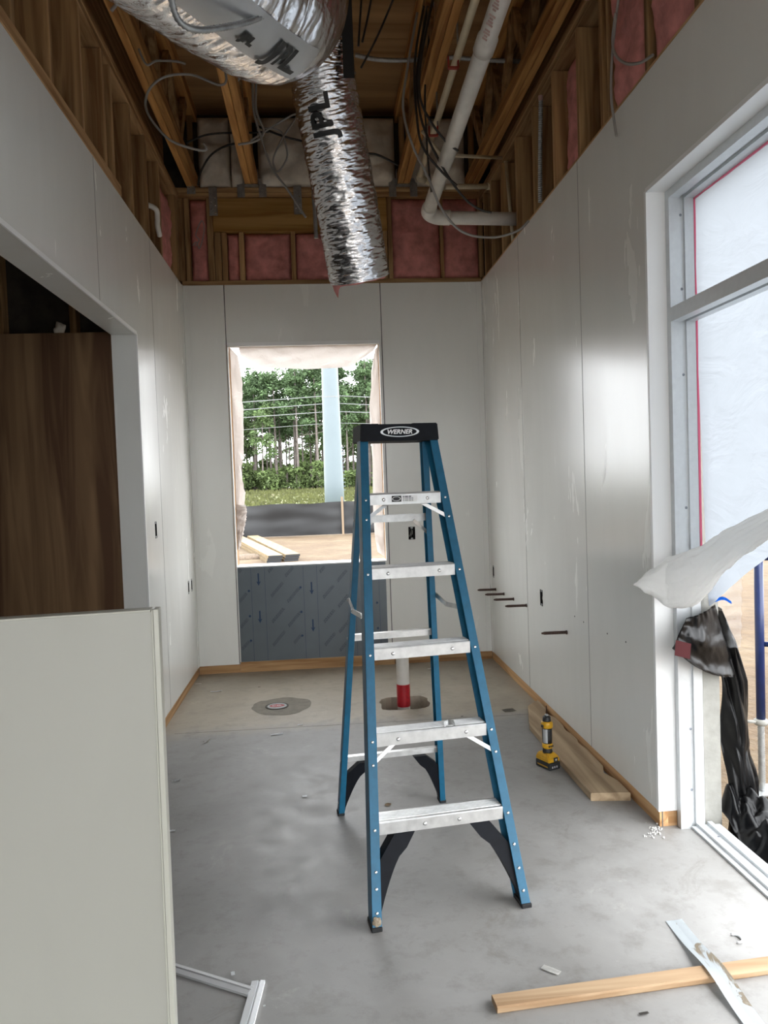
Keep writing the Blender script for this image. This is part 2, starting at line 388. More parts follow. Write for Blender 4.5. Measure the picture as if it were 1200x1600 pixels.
def panel_wall(bm, place, u0, u1, z0, z1, holes, seams, thick=0.012):
    """a run of panels: front face cut out round holes (u0,u1,z0,z1,depth) and with narrow grooves at the seams"""
    hs = [h[:4] for h in holes] + [(s - 0.0035, s + 0.0035, z0, z1) for s in seams]
    us = sorted({u0, u1, *[h[0] for h in hs], *[h[1] for h in hs]}); zs = sorted({z0, z1, *[h[2] for h in hs], *[h[3] for h in hs]})
    us = [u for u in us if u0 <= u <= u1]; zs = [z for z in zs if z0 <= z <= z1]
    cache = {}
    def vtx(u, z, d):
        k = (round(u, 5), round(z, 5), round(d, 5))
        if k not in cache: cache[k] = bm.verts.new(place(u, z, d))
        return cache[k]
    def solid(i, j):
        if not (0 <= i < len(us) - 1 and 0 <= j < len(zs) - 1): return False
        u = (us[i] + us[i + 1]) / 2; z = (zs[j] + zs[j + 1]) / 2
        return not any(h[0] < u < h[1] and h[2] < z < h[3] for h in hs)
    for i in range(len(us) - 1):
        for j in range(len(zs) - 1):
            if not solid(i, j): continue
            a, b_, c, d = us[i], us[i + 1], zs[j], zs[j + 1]
            bm.faces.new((vtx(a, c, 0), vtx(b_, c, 0), vtx(b_, d, 0), vtx(a, d, 0)))
            for (ii, jj, e) in ((i - 1, j, ((a, c), (a, d))), (i + 1, j, ((b_, c), (b_, d))), (i, j - 1, ((a, c), (b_, c))), (i, j + 1, ((a, d), (b_, d)))):
                if not solid(ii, jj):
                    (p, q), (s, t) = e
                    try: bm.faces.new((vtx(p, q, 0), vtx(s, t, 0), vtx(s, t, thick), vtx(p, q, thick)))
                    except ValueError: pass

# wall outlet cut-outs: (plane, centre along the wall, height z, width, height)
CUT_L = [(4.848, 1.254, 0.058, 0.105), (5.905, 0.752, 0.05, 0.10), (6.045, 0.752, 0.05, 0.10)]
CUT_B = [(0.737, 1.075, 0.056, 0.105)]
CUT_R = [(6.097, 0.744, 0.05, 0.10), (4.746, 0.730, 0.062, 0.105)]
hole = lambda c: (c[0] - c[2] / 2, c[0] + c[2] / 2, c[1] - c[3] / 2, c[1] + c[3] / 2)

bm = bmesh.new()
panel_wall(bm, lambda u, z, d: (XL - d, u, z), -3.0, D, BOT, H, [LOP] + [hole(c) for c in CUT_L], [-1.0, 0.2, 1.4, 2.6, 3.83, 5.045])
struct('wall_left', bm, 'panel')
bm = bmesh.new()
panel_wall(bm, lambda u, z, d: (u, D + d, z), XL, XR, BOT, H, [WIN] + [hole(c) for c in CUT_B], [-0.703, 0.545])
struct('wall_back', bm, 'panel')
bm = bmesh.new()
panel_wall(bm, lambda u, z, d: (XR + d, u, z), -3.0, D, BOT, H, [(SF0, SF1, BOT, SFH)] + [hole(c) for c in CUT_R], [-2.2, 3.887, 5.075])
struct('wall_right', bm, 'panel')

# what stands behind the panels: drywall backing with the same openings, and the outside sheathing
def backing(name, place, u0, u1, z0, z1, holes, mat):
    bm = bmesh.new(); panel_wall(bm, place, u0, u1, z0, z1, holes, [], 0.004); struct(name, bm, mat)
big = lambda c: (c[0] - c[2] / 2, c[0] + c[2] / 2, c[1] - c[3] / 2, c[1] + c[3] / 2)
backing('wall_left_backing', lambda u, z, d: (XL - 0.013 - d, u, z), -3.0, D + .1, 0.0, H - .01, [LOP] + [big(c) for c in CUT_L], 'seam')
backing('wall_back_backing', lambda u, z, d: (u, D + 0.013 + d, z), XL - .1, XR + .1, 0.0, H - .01, [WIN] + [big(c) for c in CUT_B], 'seam')
backing('wall_right_backing', lambda u, z, d: (XR + 0.013 + d, u, z), -3.0, D + .1, 0.0, H - .01, [(SF0, SF1, 0, SFH)] + [big(c) for c in CUT_R], 'seam')
backing('wall_left_sheathing', lambda u, z, d: (OUTL - d, u, z), -3.1, OUTB, -0.2, DECK, [LOP], 'ply')
backing('wall_back_sheathing', lambda u, z, d: (u, OUTB + d, z), -3.3, OUTR + .01, -0.2, DECK + .1, [WIN], 'osbdark')
backing('wall_right_sheathing', lambda u, z, d: (OUTR + d, u, z), -3.1, OUTB, -0.2, DECK + .1, [(SF0, SF1, -0.02, SFH)], 'cement')
FOP = (-.95, 1.30, 0.0, 3.05)                # unseen open gap behind the viewer, added and sized to brighten the room
bm = bmesh.new(); panel_wall(bm, lambda u, z, d: (u, -3.0 - d, z), OUTL, OUTR, 0, DECK, [FOP], [], .1); struct('wall_front', bm, 'reveal')

# jambs and soffits
bm = bmesh.new()
quad_box(bm, (OUTL - .002, LOP[1] - .001, 0), (XL - .0005, LOP[1] + .012, LOP[3]))
quad_box(bm, (OUTL - .002, LOP[0] - .012, 0), (XL - .0005, LOP[0] + .001, LOP[3]))
quad_box(bm, (OUTL - .002, LOP[0], LOP[3] - .001), (XL - .0005, LOP[1], LOP[3] + .012))
struct('trim_1', bm, M['panel'])
bm = bmesh.new()          # corner beads on the opening edge
quad_box(bm, (XL - .004, LOP[1] - .004, 0.0), (XL + .003, LOP[1] + .016, LOP[3] + .004)); quad_box(bm, (XL - .004, LOP[0], LOP[3] - .004), (XL + .003, LOP[1], LOP[3] + .016))
struct('trim_2', bm, 'reveal')
bm = bmesh.new()          # storefront returns
quad_box(bm, (XR + .0005, SF1 - .001, BOT), (OUTR - .14, SF1 + .012, SFH)); quad_box(bm, (XR + .0005, SF0, SFH - .001), (OUTR - .14, SF1, SFH + .012)); quad_box(bm, (XR + .0005, SF0 - .012, BOT), (OUTR - .14, SF0 + .001, SFH))
struct('trim_3', bm, 'reveal')
bm = bmesh.new()
quad_box(bm, (XR - .003, SF1 - .004, BOT), (XR + .004, SF1 + .014, SFH + .004)); quad_box(bm, (XR - .003, SF0, SFH - .004), (XR + .004, SF1, SFH + .014))
struct('trim_4', bm, 'reveal')
bm = bmesh.new()          # exterior reveal beyond the storefront frame, cut ragged at its outer edge
quad_box(bm, (1.575, SF1 - .012, -0.02), (OUTR + .012, SF1 + .012, SFH)); quad_box(bm, (1.575, SF0, SFH - .012), (OUTR + .012, SF1, SFH + .012))
struct('trim_5', bm, 'cement')
# back window lining: raw wood reveal, white sill and thin edge trim
bm = bmesh.new(); x0, x1, z0, z1 = WIN
quad_box(bm, (x0 - .02, D + .012, z0 - .02), (x0, OUTB + .01, z1)); quad_box(bm, (x1, D + .012, z0 - .02), (x1 + .02, OUTB + .01, z1)); quad_box(bm, (x0, D + .012, z1), (x1, OUTB + .01, z1 + .02))
struct('window_1', bm, M['stud'])
bm = bmesh.new()
quad_box(bm, (x0 - .006, D - .004, z0 - .016), (x1 + .006, OUTB + .02, z0 + .002))
quad_box(bm, (x0 - .006, D - .004, z1 - .022), (x1 + .006, D + .03, z1 + .008)); quad_box(bm, (x0 - .008, D - .004, z0), (x0 + .001, D + .03, z1)); quad_box(bm, (x1 - .001, D - .004, z0), (x1 + .008, D + .03, z1))
struct('trim_6', bm, 'reveal')
# corner beads of the room
bm = bmesh.new()
for x in (XL, XR):
    s = 1 if x < 0 else -1
    quad_box(bm, (min(x, x + s * .012), D - .05, BOT), (max(x, x + s * .003), D - .042, H)) if False else None
    quad_box(bm, (min(x, x + s * .004), D - .045, BOT), (max(x, x + s * .004), D, H)); quad_box(bm, (min(x, x + s * .045), D - .004, BOT), (max(x, x + s * .045), D, H))
struct('trim_7', bm, M['panel'])
bm = bmesh.new()          # grey sealant lines on the panel joints
for y in (3.83, 5.045, 2.6): quad_box(bm, (XL - .002, y - .003, BOT if y != 3.83 and y != 2.6 else LOP[3] + .013), (XL + .0006, y + .003, H))
for y in (3.887, 5.075): quad_box(bm, (XR - .0006, y - .003, BOT), (XR + .002, y + .003, H))
struct('trim_8', bm, flat('joint_sealant', (0.26, 0.26, 0.25), 0.6))
# exposed bottom plates under the panels
one('baseboard_left', 'basey', quad_box, (XL - .04, LOP[1] + .012, 0), (XL - .003, D, .064))['kind'] = 'structure'
one('baseboard_right', 'basey', quad_box, (XR + .003, SF1 + .002, 0), (XR + .04, D, .064))['kind'] = 'structure'
one('baseboard_return', 'base', quad_box, (XR + .04, SF1 + .002, 0), (XR + .079, SF1 + .04, .064))['kind'] = 'structure'
bm = bmesh.new(); quad_box(bm, (XL, D + .003, 0), (-.700, D + .04, .064)); struct('baseboard_back', bm, 'base')
bm = bmesh.new(); quad_box(bm, (-.697, D - .006, 0), (0.56, D + .03, .084)); struct('baseboard_window', bm, 'base')
bm = bmesh.new(); quad_box(bm, (.564, D + .003, 0), (XR, D + .04, .064)); struct('baseboard_corner', bm, 'base')

# floor slab with the pipe trench and the saw joint
bm = bmesh.new()
hx0, hx1, hy0, hy1 = 0.352, 0.682, 4.955, 5.265
hp = []
for k in range(28):
    th = 2 * PI * k / 28; c, s = math.cos(th), math.sin(th)
    rr = 1 / (abs(c) ** 5 + abs(s) ** 5) ** .2 * (1 + random.uniform(-.05, .05))
    hp.append(V(((hx0 + hx1) / 2 + (hx1 - hx0) / 2 * c * rr, (hy0 + hy1) / 2 + (hy1 - hy0) / 2 * s * rr, 0)))
out = [V((-3.2, -3.1, 0)), V((OUTR, -3.1, 0)), V((OUTR, 4.70, 0)), V((OUTR, OUTB, 0)), V((-3.2, OUTB, 0)), V((-3.2, 4.738, 0))]
jA, jB = V((-3.2, 4.738, 0)), V((OUTR, 4.683, 0))
vo = [bm.verts.new(p) for p in out]; vh = [bm.verts.new(p) for p in hp]
ed = [bm.edges.new((vo[i], vo[(i + 1) % len(vo)])) for i in range(len(vo))] + [bm.edges.new((vh[i], vh[(i + 1) % len(vh)])) for i in range(len(vh))]
bmesh.ops.triangle_fill(bm, use_beauty=True, use_dissolve=False, edges=ed)
vb = [bm.verts.new((p.x, p.y, -.16)) for p in hp]
for i in range(len(hp)): bm.faces.new((vh[i], vh[(i + 1) % len(hp)], vb[(i + 1) % len(hp)], vb[i]))
vs = [bm.verts.new((p.x, p.y, -.2)) for p in out]
for i in range(len(out)): bm.faces.new((vo[i], vo[(i + 1) % len(out)], vs[(i + 1) % len(out)], vs[i]))
struct('floor', bm, 'floor')
bm = bmesh.new()
sheet(bm, 12, 12, lambda u, v: V((hx0 - .03 + (hx1 - hx0 + .06) * u, hy0 - .03 + (hy1 - hy0 + .06) * v, -.12 + .05 * noise.noise(V((u * 5, v * 5, 3))))))
struct('floor_trench_earth', bm, 'pit', True)
bm = bmesh.new(); quad_box(bm, (XL, 4.7065, 0.0004), (XR, 4.7095, 0.0008)); o = struct('floor_saw_joint', bm, 'seam'); o.rotation_euler = (0, 0, -.0165); o.location = (0, .012, 0)

# alcove behind the left opening
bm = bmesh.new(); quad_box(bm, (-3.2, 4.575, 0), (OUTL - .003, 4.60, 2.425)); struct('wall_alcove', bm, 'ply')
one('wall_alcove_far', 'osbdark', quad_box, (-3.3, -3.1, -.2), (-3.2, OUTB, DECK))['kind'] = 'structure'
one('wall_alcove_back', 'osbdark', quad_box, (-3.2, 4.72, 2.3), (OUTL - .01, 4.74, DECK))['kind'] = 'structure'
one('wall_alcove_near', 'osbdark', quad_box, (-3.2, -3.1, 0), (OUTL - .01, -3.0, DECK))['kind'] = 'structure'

# roof deck with sheet joints
bm = bmesh.new()
for y0 in (-3.1, -1.9, -.7, .5, 1.7, 2.9, 4.1, 5.3):
    quad_box(bm, (-3.3, y0 + .003, DECK), (OUTR + .02, min(y0 + 1.197, OUTB), DECK + .018))
quad_box(bm, (-3.3, -3.1, DECK + .019), (OUTR + .02, OUTB + .02, DECK + .06))
struct('ceiling', bm, 'deck')

# ------------------------------------------------------------------ bare framing above the panels
PLZ = 3.76
def stud_at(x0, x1, y0, y1, z0, z1, label, group, mat='stud'):
    bm = bmesh.new(); bevbox(bm, (-(x1 - x0) / 2, -(y1 - y0) / 2, 0), ((x1 - x0) / 2, (y1 - y0) / 2, z1 - z0), .003, 1)
    o = obj('stud', bm, mat); o.location = ((x0 + x1) / 2, (y0 + y1) / 2, z0)
    return tag(o, label, 'stud', group)
for y in (1.25, 1.66, 2.06, 2.465, 2.87, 3.275, 3.69, 4.075, 4.23, 4.64, 5.05, 5.45, 6.05, 6.12):
    stud_at(XL - .139, XL - .002, y, y + .038, H + .006, PLZ, 'bare wood stud standing above the left white panels', 'studs above the left wall')
for y in (1.4, 1.8, 2.2, 2.62, 3.03, 3.43, 3.52, 3.84, 4.25, 4.65, 5.06, 5.47, 5.80, 6.05):
    stud_at(XR + .002, XR + .139, y, y + .038, H + .006, PLZ, 'bare wood stud standing above the right white panels', 'studs above the right wall')
def bx(u): return at(u, 400, y=D).x
back_studs = [(XL - .10, bx(289), 3.80), (bx(290), bx(298), 3.80), (bx(325), bx(335), 3.80), (bx(336), bx(346), 3.53), (bx(347), bx(355), 3.53), (bx(374), bx(382), 3.53), (bx(455), bx(462), 3.53), (bx(536), bx(544), 3.53), (bx(600), bx(606), 3.80), (bx(607), bx(614), 3.80), (bx(689), bx(694), 3.80), (bx(749), bx(756), 3.80)]
for a, b_, z in back_studs:
    stud_at(a, b_, D + .004, D + .140, H + .036, z, 'short wood stud between pink insulation above the window wall', 'studs above the window wall')
bm = bmesh.new(); bevbox(bm, (XL, D + .002, H + .002), (XR, D + .14, H + .036), .002, 1); tag(obj('sill_plate', bm, 'studx'), 'horizontal wood plate under the pink insulation on the window wall', 'framing')
bm = bmesh.new(); bevbox(bm, (bx(335), D - .002, 3.532), (0.62, D + .085, 3.796), .003, 1); tag(obj('header_beam', bm, 'header'), 'wide orange wood header beam over the window bay', 'beam')
bm = bmesh.new(); bevbox(bm, (XL - .14, D + .001, 3.802), (XR + .14, D + .14, 3.84), .003, 1); tag(obj('top_plate', bm, 'studx'), 'lower horizontal top plate above the header beam', 'framing')
bm = bmesh.new(); bevbox(bm, (XL - .14, D + .001, 3.842), (XR + .14, D + .14, 3.88), .003, 1); tag(obj('top_plate', bm, 'studx'), 'upper horizontal top plate carrying the joist ends over the window', 'framing')
for s, side, x0, x1 in ((-1, 'left', XL - .14, XL - .001), (1, 'right', XR + .001, XR + .14)):
    bm = bmesh.new(); bevbox(bm, (x0, .6, PLZ + .001), (x1, D, PLZ + .039), .003, 1); tag(obj('top_plate', bm, 'study'), f'lower long plate across the stud tops over the {side} panels', 'framing')
    bm = bmesh.new(); bevbox(bm, (x0, .6, PLZ + .041), (x1, D, PLZ + .079), .003, 1); tag(obj('top_plate', bm, 'study'), f'upper long plate across the stud tops over the {side} panels', 'framing')
    bm = bmesh.new(); bevbox(bm, (x0 if s < 0 else x0 + .1, .6, 3.842), (x1 - .1 if s < 0 else x1, D, DECK - .002), .003, 1); tag(obj('rim_joist', bm, 'study'), f'tall rim board between plate and deck over the {side} panels', 'framing')
bm = bmesh.new(); bevbox(bm, (XL - .04, .6, H + .002), (XL + .003, 4.36, H + .062), .003, 1); tag(obj('ledger_board', bm, 'basey'), 'pale ledger strip along the top of the left white panels', 'framing')
bm = bmesh.new(); bevbox(bm, (XR + .0, .6, H + .001), (XR + .03, D, H + .014), .002, 1); tag(obj('ledger_board', bm, 'study'), 'thin wood strip along the top of the right white panels', 'framing')

def truss(x, wd, label, y0=.6, dens=.62, off=0.0):
    t = thing('roof_truss', label, 'truss', (x, 0, 0))
    for s in (-1, 1):
        bm = bmesh.new(); bevbox(bm, (min(s * .0015, s * wd / 2), y0, 3.886), (max(s * .0015, s * wd / 2), D + .10, 3.975), .004, 1); obj('bottom_chord', bm, 'joist', t)
    bm = bmesh.new(); bevbox(bm, (-.045, y0, 4.43), (.045, D + .10, DECK - .002), .003, 1); obj('top_chord', bm, 'joist', t)
    y = y0 + .1 + off; k = 0
    while y < D - .3:
        bm = bmesh.new(); a, b_ = ((y, 3.975), (y + dens / 2, 4.43)) if k % 2 == 0 else ((y, 4.43), (y + dens / 2, 3.975))
        bar(bm, (0, a[0], a[1]), (0, b_[0], b_[1]), .038, .08, (0, 0, 1)); obj('web', bm, 'web', t)
        y += dens / 2; k += 1
    bm = bmesh.new(); quad_box(bm, (-.02, D - .02, 3.975), (.02, D + .02, 4.43)); obj('web', bm, 'web', t)
    return t
truss(-.915, .09, 'doubled wood roof joist nearest the left wall studs')
truss(-.450, .10, 'orange doubled roof joist running out from under the big foil duct')
truss(.160, .076, 'roof joist hidden above the foil ducts in the ceiling middle', off=.2)
truss(.760, .10, 'orange doubled roof joist beside the hanging black cables')
truss(1.325, .09, 'doubled wood roof joist nearest the right wall studs', off=.1)
for x, lb in ((-.450, 'metal joist hanger under the orange joist behind the big duct'), (.760, 'metal joist hanger under the joist right of the hanging duct')):
    t = thing('joist_hanger', lb, 'bracket', (x, D - .004, 3.81))
    bm = bmesh.new(); quad_box(bm, (-.056, -.055, .066), (.056, 0, .072)); quad_box(bm, (-.056, -.055, .066), (-.0525, 0, .19)); quad_box(bm, (.0525, -.055, .066), (.056, 0, .19)); obj('stirrup', bm, 'steel', t)
    for s in (-1, 1):
        bm = bmesh.new(); quad_box(bm, (min(s * .056, s * .115), -.003, -.01), (max(s * .056, s * .115), 0, .135)); obj('flange', bm, 'steel', t)
for u, v0, v1, lb in ((334, 292, 337, 'metal tie strap on the left end of the header beam'), (466, 290, 335, 'metal tie strap on the header beam next to the hanging duct'), (299, 282, 303, 'small metal tie strap in the corner over the left panels')):
    a = at(u, v1, y=D - .006); b_ = at(u, v0, y=D - .006)
    t = thing('tie_strap', lb, 'bracket', (a.x, D - .004, a.z))
    bm = bmesh.new(); quad_box(bm, (-.032, -.003, 0), (.032, 0, b_.z - a.z)); obj('plate', bm, 'steel', t)
    for k in range(5): one('nail', 'rivet', dome, ((-1) ** k * .015, -.003, .02 + .03 * k), (0, -1, 0), .006, parent=t)

def batt(x0, x1, y0, y1, z0, z1, mat, bulge, seed, axis='y'):
    """soft batt: a box whose room side is pillowed and lumpy"""
    bm = bmesh.new(); nu, nv = 14, 22
    wd, ht = (x1 - x0) if axis == 'y' else (y1 - y0), z1 - z0
    def fn(u, v):
        e = min(1, 6 * min(u, 1 - u)) ** .5 * min(1, 8 * min(v, 1 - v)) ** .5
        q = bulge * e * (.65 + .55 * noise.noise(V((u * wd * 7, v * ht * 7, seed))) + .25 * noise.noise(V((u * wd * 22, v * ht * 22, seed + 5))))
        if axis == 'y': return V((x0 + wd * u, y0 - q, z0 + ht * v))
        s = -1 if x0 > 0 else 1
        return V((x0 + s * q, y0 + wd * u, z0 + ht * v))
    sheet(bm, nu, nv, fn)
    g = bmesh.ops.extrude_face_region(bm, geom=list(bm.faces)); vs = [q for q in g['geom'] if isinstance(q, bmesh.types.BMVert)]
    for q in vs:
        if axis == 'y': q.co.y = y1
        else: q.co.x = x1
    return obj('insulation_batt', bm, mat, None, True)
pinkb = [(bx(298), bx(325), 3.80, 'narrow pink insulation batt in the corner beside the left panels'), (bx(355), bx(374), 3.53, 'slim pink insulation batt under the left end of the header'),
         (bx(382), bx(455), 3.53, 'square pink insulation batt under the middle of the header'), (bx(462), bx(536), 3.53, 'pink insulation batt partly behind the hanging foil duct'), (bx(544), bx(600), 3.53, 'pink insulation batt directly behind the hanging foil duct end'),
         (bx(614), bx(689), 3.80, 'large pink insulation batt right of the hanging foil duct'), (bx(694), bx(749), 3.80, 'pink insulation batt in the corner beside the right panels')]
for k, (a, b_, z, lb) in enumerate(pinkb):
    tag(batt(a + .002, b_ - .002, D + .05, D + .15, H + .038, z - .004, 'pink', .05, k * 3.1), lb, 'insulation')
for k, (a, b_, lb) in enumerate([(-.86, -.615, 'white insulation batt above the plate in the left corner'), (-.608, -.508, 'slim white insulation batt left of the orange joist end'), (-.392, .11, 'white insulation batt between orange joist and hanging duct'), (.212, .70, 'white insulation batt right behind the hanging duct'), (.82, 1.27, 'white insulation batt behind the sloping white pipe')]):
    tag(batt(a, b_, D + .02, D + .15, 3.884, 4.43, 'batt', .09, 40 + k * 2.3), lb, 'insulation')
for y0, y1, x0, x1, lb in ((5.50, 6.04, XL - .06, XL - .15, 'pink insulation strip among the studs over the left panels'),):
    tag(batt(x0, x1, y0, y1, H + .01, 3.70, 'pink', .05, 61, 'x'), lb, 'insulation')
for y0, y1, lb, sd in ((3.075, 3.425, 'pink insulation in the stud bay over the storefront corner', 70), (2.665, 3.02, 'pink insulation over the storefront, second bay', 71), (2.245, 2.61, 'pink insulation over the storefront, bay nearest the viewer', 72), (3.885, 4.245, 'pink insulation sunk deep between studs over the right panels', 73)):
    tag(batt(XR + (.03 if sd < 73 else .09), XR + .15, y0, y1, H + .016, PLZ - .004, 'pink', .05, sd, 'x'), lb, 'insulation')

# ------------------------------------------------------------------ ducts
def wrinkled(seed, amp, rings, fine=6):
    def f(t, th, r):
        c, s = math.cos(th), math.sin(th)
        a = noise.noise(V((c * 2.2, s * 2.2, t * rings + seed))); b_ = noise.noise(V((c * 5, s * 5, t * rings * 2.3 + seed)))
        pl = abs(noise.noise(V((c * 1.1 + seed, s * 1.1, t * rings * 1.7))))
        sk = t * rings * fine + 3.2 * noise.noise(V((c * 1.5, s * 1.5, t * 9 + seed)))
        ri = abs(noise.noise(V((c * 2.6 + 9, s * 2.6, sk))))
        return r * (1 + amp * (.5 * a + .35 * b_ - .8 * pl - 1.1 * ri))
    return f
def onduct(fr, acc, r, s, ang):
    """point on a duct at arc length s and angle ang, a hair above its skin"""
    L = acc[-1]; s = min(max(s, 0), L - 1e-4); i = max(k for k in range(len(acc)) if acc[k] <= s)
    t = (s - acc[i]) / max(acc[i + 1] - acc[i], 1e-6); (p, a, b_), (p2, a2, b2) = fr[i], fr[i + 1]
    return p.lerp(p2, t) + (a.lerp(a2, t) * math.cos(ang) + b_.lerp(b2, t) * math.sin(ang)).normalized() * r
def arclen(fr):
    acc = [0]
    for (p, _, _), (q, _, _) in zip(fr, fr[1:]): acc.append(acc[-1] + (q - p).length)
    return acc
def facing(fr, i, target):
    """the angle round the duct at ring i that looks most at target"""
    p, a, b_ = fr[i]; d = (V(target) - p); return math.atan2(d.dot(b_), d.dot(a))
def duct_text(parent, fr, r, body, size, s0, ang0, name='lettering', up_along=False, flip=1, turn=False):
    acc = arclen(fr)
    if turn: return textmesh(name, body, size, 'ink', parent, lambda u, v: onduct(fr, acc, r, s0 - u, ang0 + v / r), bold=.004)
    if up_along: return textmesh(name, body, size, 'ink', parent, lambda u, v: onduct(fr, acc, r, s0 + v, ang0 + flip * u / r), bold=.004)
    return textmesh(name, body, size, 'ink', parent, lambda u, v: onduct(fr, acc, r, s0 + u, ang0 + flip * v / r), bold=.004)

t = thing('flexible_duct', 'large silver foil duct sagging in a bend from the ceiling', 'duct')
path = smooth_path([at(60, -345, y=1.7), at(180, -200, y=2.0), at(285, -105, y=2.25), at(375, -30, y=2.5), at(425, -6, y=2.68), at(436, -70, y=2.93), at(436, -170, y=3.05), at(434, -260, y=3.1)], 44)
path = [p for i, p in enumerate(path) if i == 0 or (p - path[i - 1]).length > 1e-4]
bm = bmesh.new(); fr = tube(bm, path, .258, 130, True, wrinkled(3, .026, 20, 9)); obj('duct_sleeve', bm, 'foil', t, True)
i = 138; a0 = facing(fr, i, CAM); BO = .40
acc = arclen(fr)
def band(bm, fr, acc, r, s0, s1, a0, a1, ns=40, na=6): sheet(bm, ns, na, lambda u, v: onduct(fr, acc, r, s0 + (s1 - s0) * u, a0 + (a1 - a0) * v))
bm = bmesh.new(); band(bm, fr, acc, .2605, .15, acc[i] + .10, a0 - .28 + BO, a0 + .26 + BO); bb = obj('seam_tape', bm, flat('foil_tape', (0.55, 0.56, 0.58), 0.35, 0.9, .05, 8), t, True)
duct_text(t, fr, .2685, 'JPL', .115, acc[i] + .00, a0 + .02 + BO, flip=-1)
duct_text(t, fr, .266, 'JPL', .04, acc[i] - .17, a0 + .08 + BO, flip=-1)

t = thing('flexible_duct', 'narrower foil duct hanging open ended over the ladder', 'duct')
sp = smooth_path([at(494, 10, y=3.48), at(499, 75, y=3.52), at(509, 150, y=3.58), at(528, 250, y=3.67), at(547, 350, y=3.76), at(562, 436, y=3.85)], 70)
bm = bmesh.new(); sfr = tube(bm, sp, .152, 120, False, wrinkled(11, .05, 26, 9.5)); obj('duct_sleeve', bm, 'foil', t, True)
sacc = arclen(sfr); ia = len(sfr) * 45 // 100; a0 = facing(sfr, ia, CAM)
duct_text(t, sfr, .1585, 'JPL', .14, sacc[ia] + .03, a0 + .22, turn=True)
# torn pink lining showing at the open end
bm = bmesh.new(); p, a, b_ = sfr[-1]; dn = (sfr[-1][0] - sfr[-3][0]).normalized(); rings = []
for j in range(5):
    ring = []
    for k in range(48):
        th = 2 * PI * k / 48; q = noise.noise(V((math.cos(th) * 2.5, math.sin(th) * 2.5, 8)))
        tail = .06 * math.exp(-((((th - facing(sfr, -1, p + V((-1, -.4, 0))) + PI) % (2 * PI)) - PI) / .16) ** 2)
        h = [-.06, -.004, .001, -.02, -.10][j] + ([0, .005, .007, .004, 0][j]) * (1 + q) + [0, .5, 1, .4, 0][j] * tail
        rr = [.136, .142, .132, .115, .110][j] * (1 + .05 * q)
        ring.append(bm.verts.new(p + (a * math.cos(th) + b_ * math.sin(th)) * rr + dn * h))
    rings.append(ring)
for A, B in zip(rings, rings[1:]):
    for k in range(48): bm.faces.new((A[k], A[(k + 1) % 48], B[(k + 1) % 48], B[k]))
obj('pink_lining', bm, 'pink', t, True)
bm = bmesh.new(); tube(bm, sp[:-14], .108, 32, False); obj('inner_liner', bm, 'strap', t, True)

t = thing('flexible_duct', 'foil duct stub at the top edge beside the right studs', 'duct')
bm = bmesh.new(); tube(bm, smooth_path([at(922, -22, y=2.75), at(917, -60, y=2.75), at(905, -130, y=2.8), at(880, -240, y=2.85)], 10), .085, 40, True, wrinkled(21, .06, 8)); obj('duct_sleeve', bm, 'foil', t, True)
p = at(922, -22, y=2.75)
bm = bmesh.new(); bmesh.ops.create_icosphere(bm, subdivisions=3, radius=.07, matrix=Matrix.Translation(p + V((.02, 0, .005))) @ Matrix.Diagonal((1.1, 1, .45, 1)))
for q in bm.verts: q.co += V((0, 0, .02)) * noise.noise(q.co * 22)
obj('pink_lining', bm, 'pink', t, True)
# black hanger strap
a, b_ = at(546, 122, y=3.40), at(543, -160, y=3.40)
bm = bmesh.new(); quad_box(bm, (a.x - .026, 3.397, a.z), (a.x + .022, 3.401, 3.884)); tag(obj('hanger_strap', bm, 'strap'), 'black strap hanging beside the tops of the two foil ducts', 'strap')

# ------------------------------------------------------------------ pipes
def piece(t, name, pts, r, mat, seg=16, n=0):
    bm = bmesh.new(); tube(bm, smooth_path(pts, n) if n else pts, r, seg); return obj(name, bm, mat, t, True)
t = thing('drain_pipe', 'thick white plastic pipe sloping down to the right wall', 'pipe')
pa, pb = at(796, -40, y=3.25), at(671, 326, y=5.15); pe = at(800, 340, x=XR + .02); pc = V((pb.x + .03, pb.y + .10, pb.z - .04))
d = (pb - pa).normalized(); R3 = .0445
piece(t, 'pipe', [pa, pb], R3, 'pvc', 24)
el = [pb - d * .02, pb + d * .04, pb + d * .085 + V((.03, 0, 0)), pb + d * .10 + V((.085, .01, -.005)), pb + d * .10 + V((.16, .01, -.008))]
piece(t, 'elbow', el, R3 + .006, 'pvc', 24, 6)
piece(t, 'pipe', [el[-1] - V((.05, 0, 0)), V((XR + .06, el[-1].y, el[-1].z - .012))], R3, 'pvc', 24)
pm = pa + (pb - pa) * .19
piece(t, 'coupling', [pm, pm + d * .085], R3 + .007, 'pvc', 24)
for wd_ in range(3):           # faint red maker's print along the pipe, word by word
    bm = bmesh.new()
    for k in range(5 * wd_, 5 * wd_ + 4):
        q = pa + (pb - pa) * (.05 + k * .009); n_ = V((-.35, -.75, -.4)); n_ = (n_ - d * n_.dot(d)).normalized(); s_ = d.cross(n_)
        h = .009 + .004 * ((k * 7) % 3)
        bm.faces.new([bm.verts.new(q + n_ * (R3 + .0012) + s_ * e + d * f_) for e, f_ in ((-h, 0), (h, 0), (h, .012), (-h, .012))])
    obj('red_print', bm, 'redp', t)

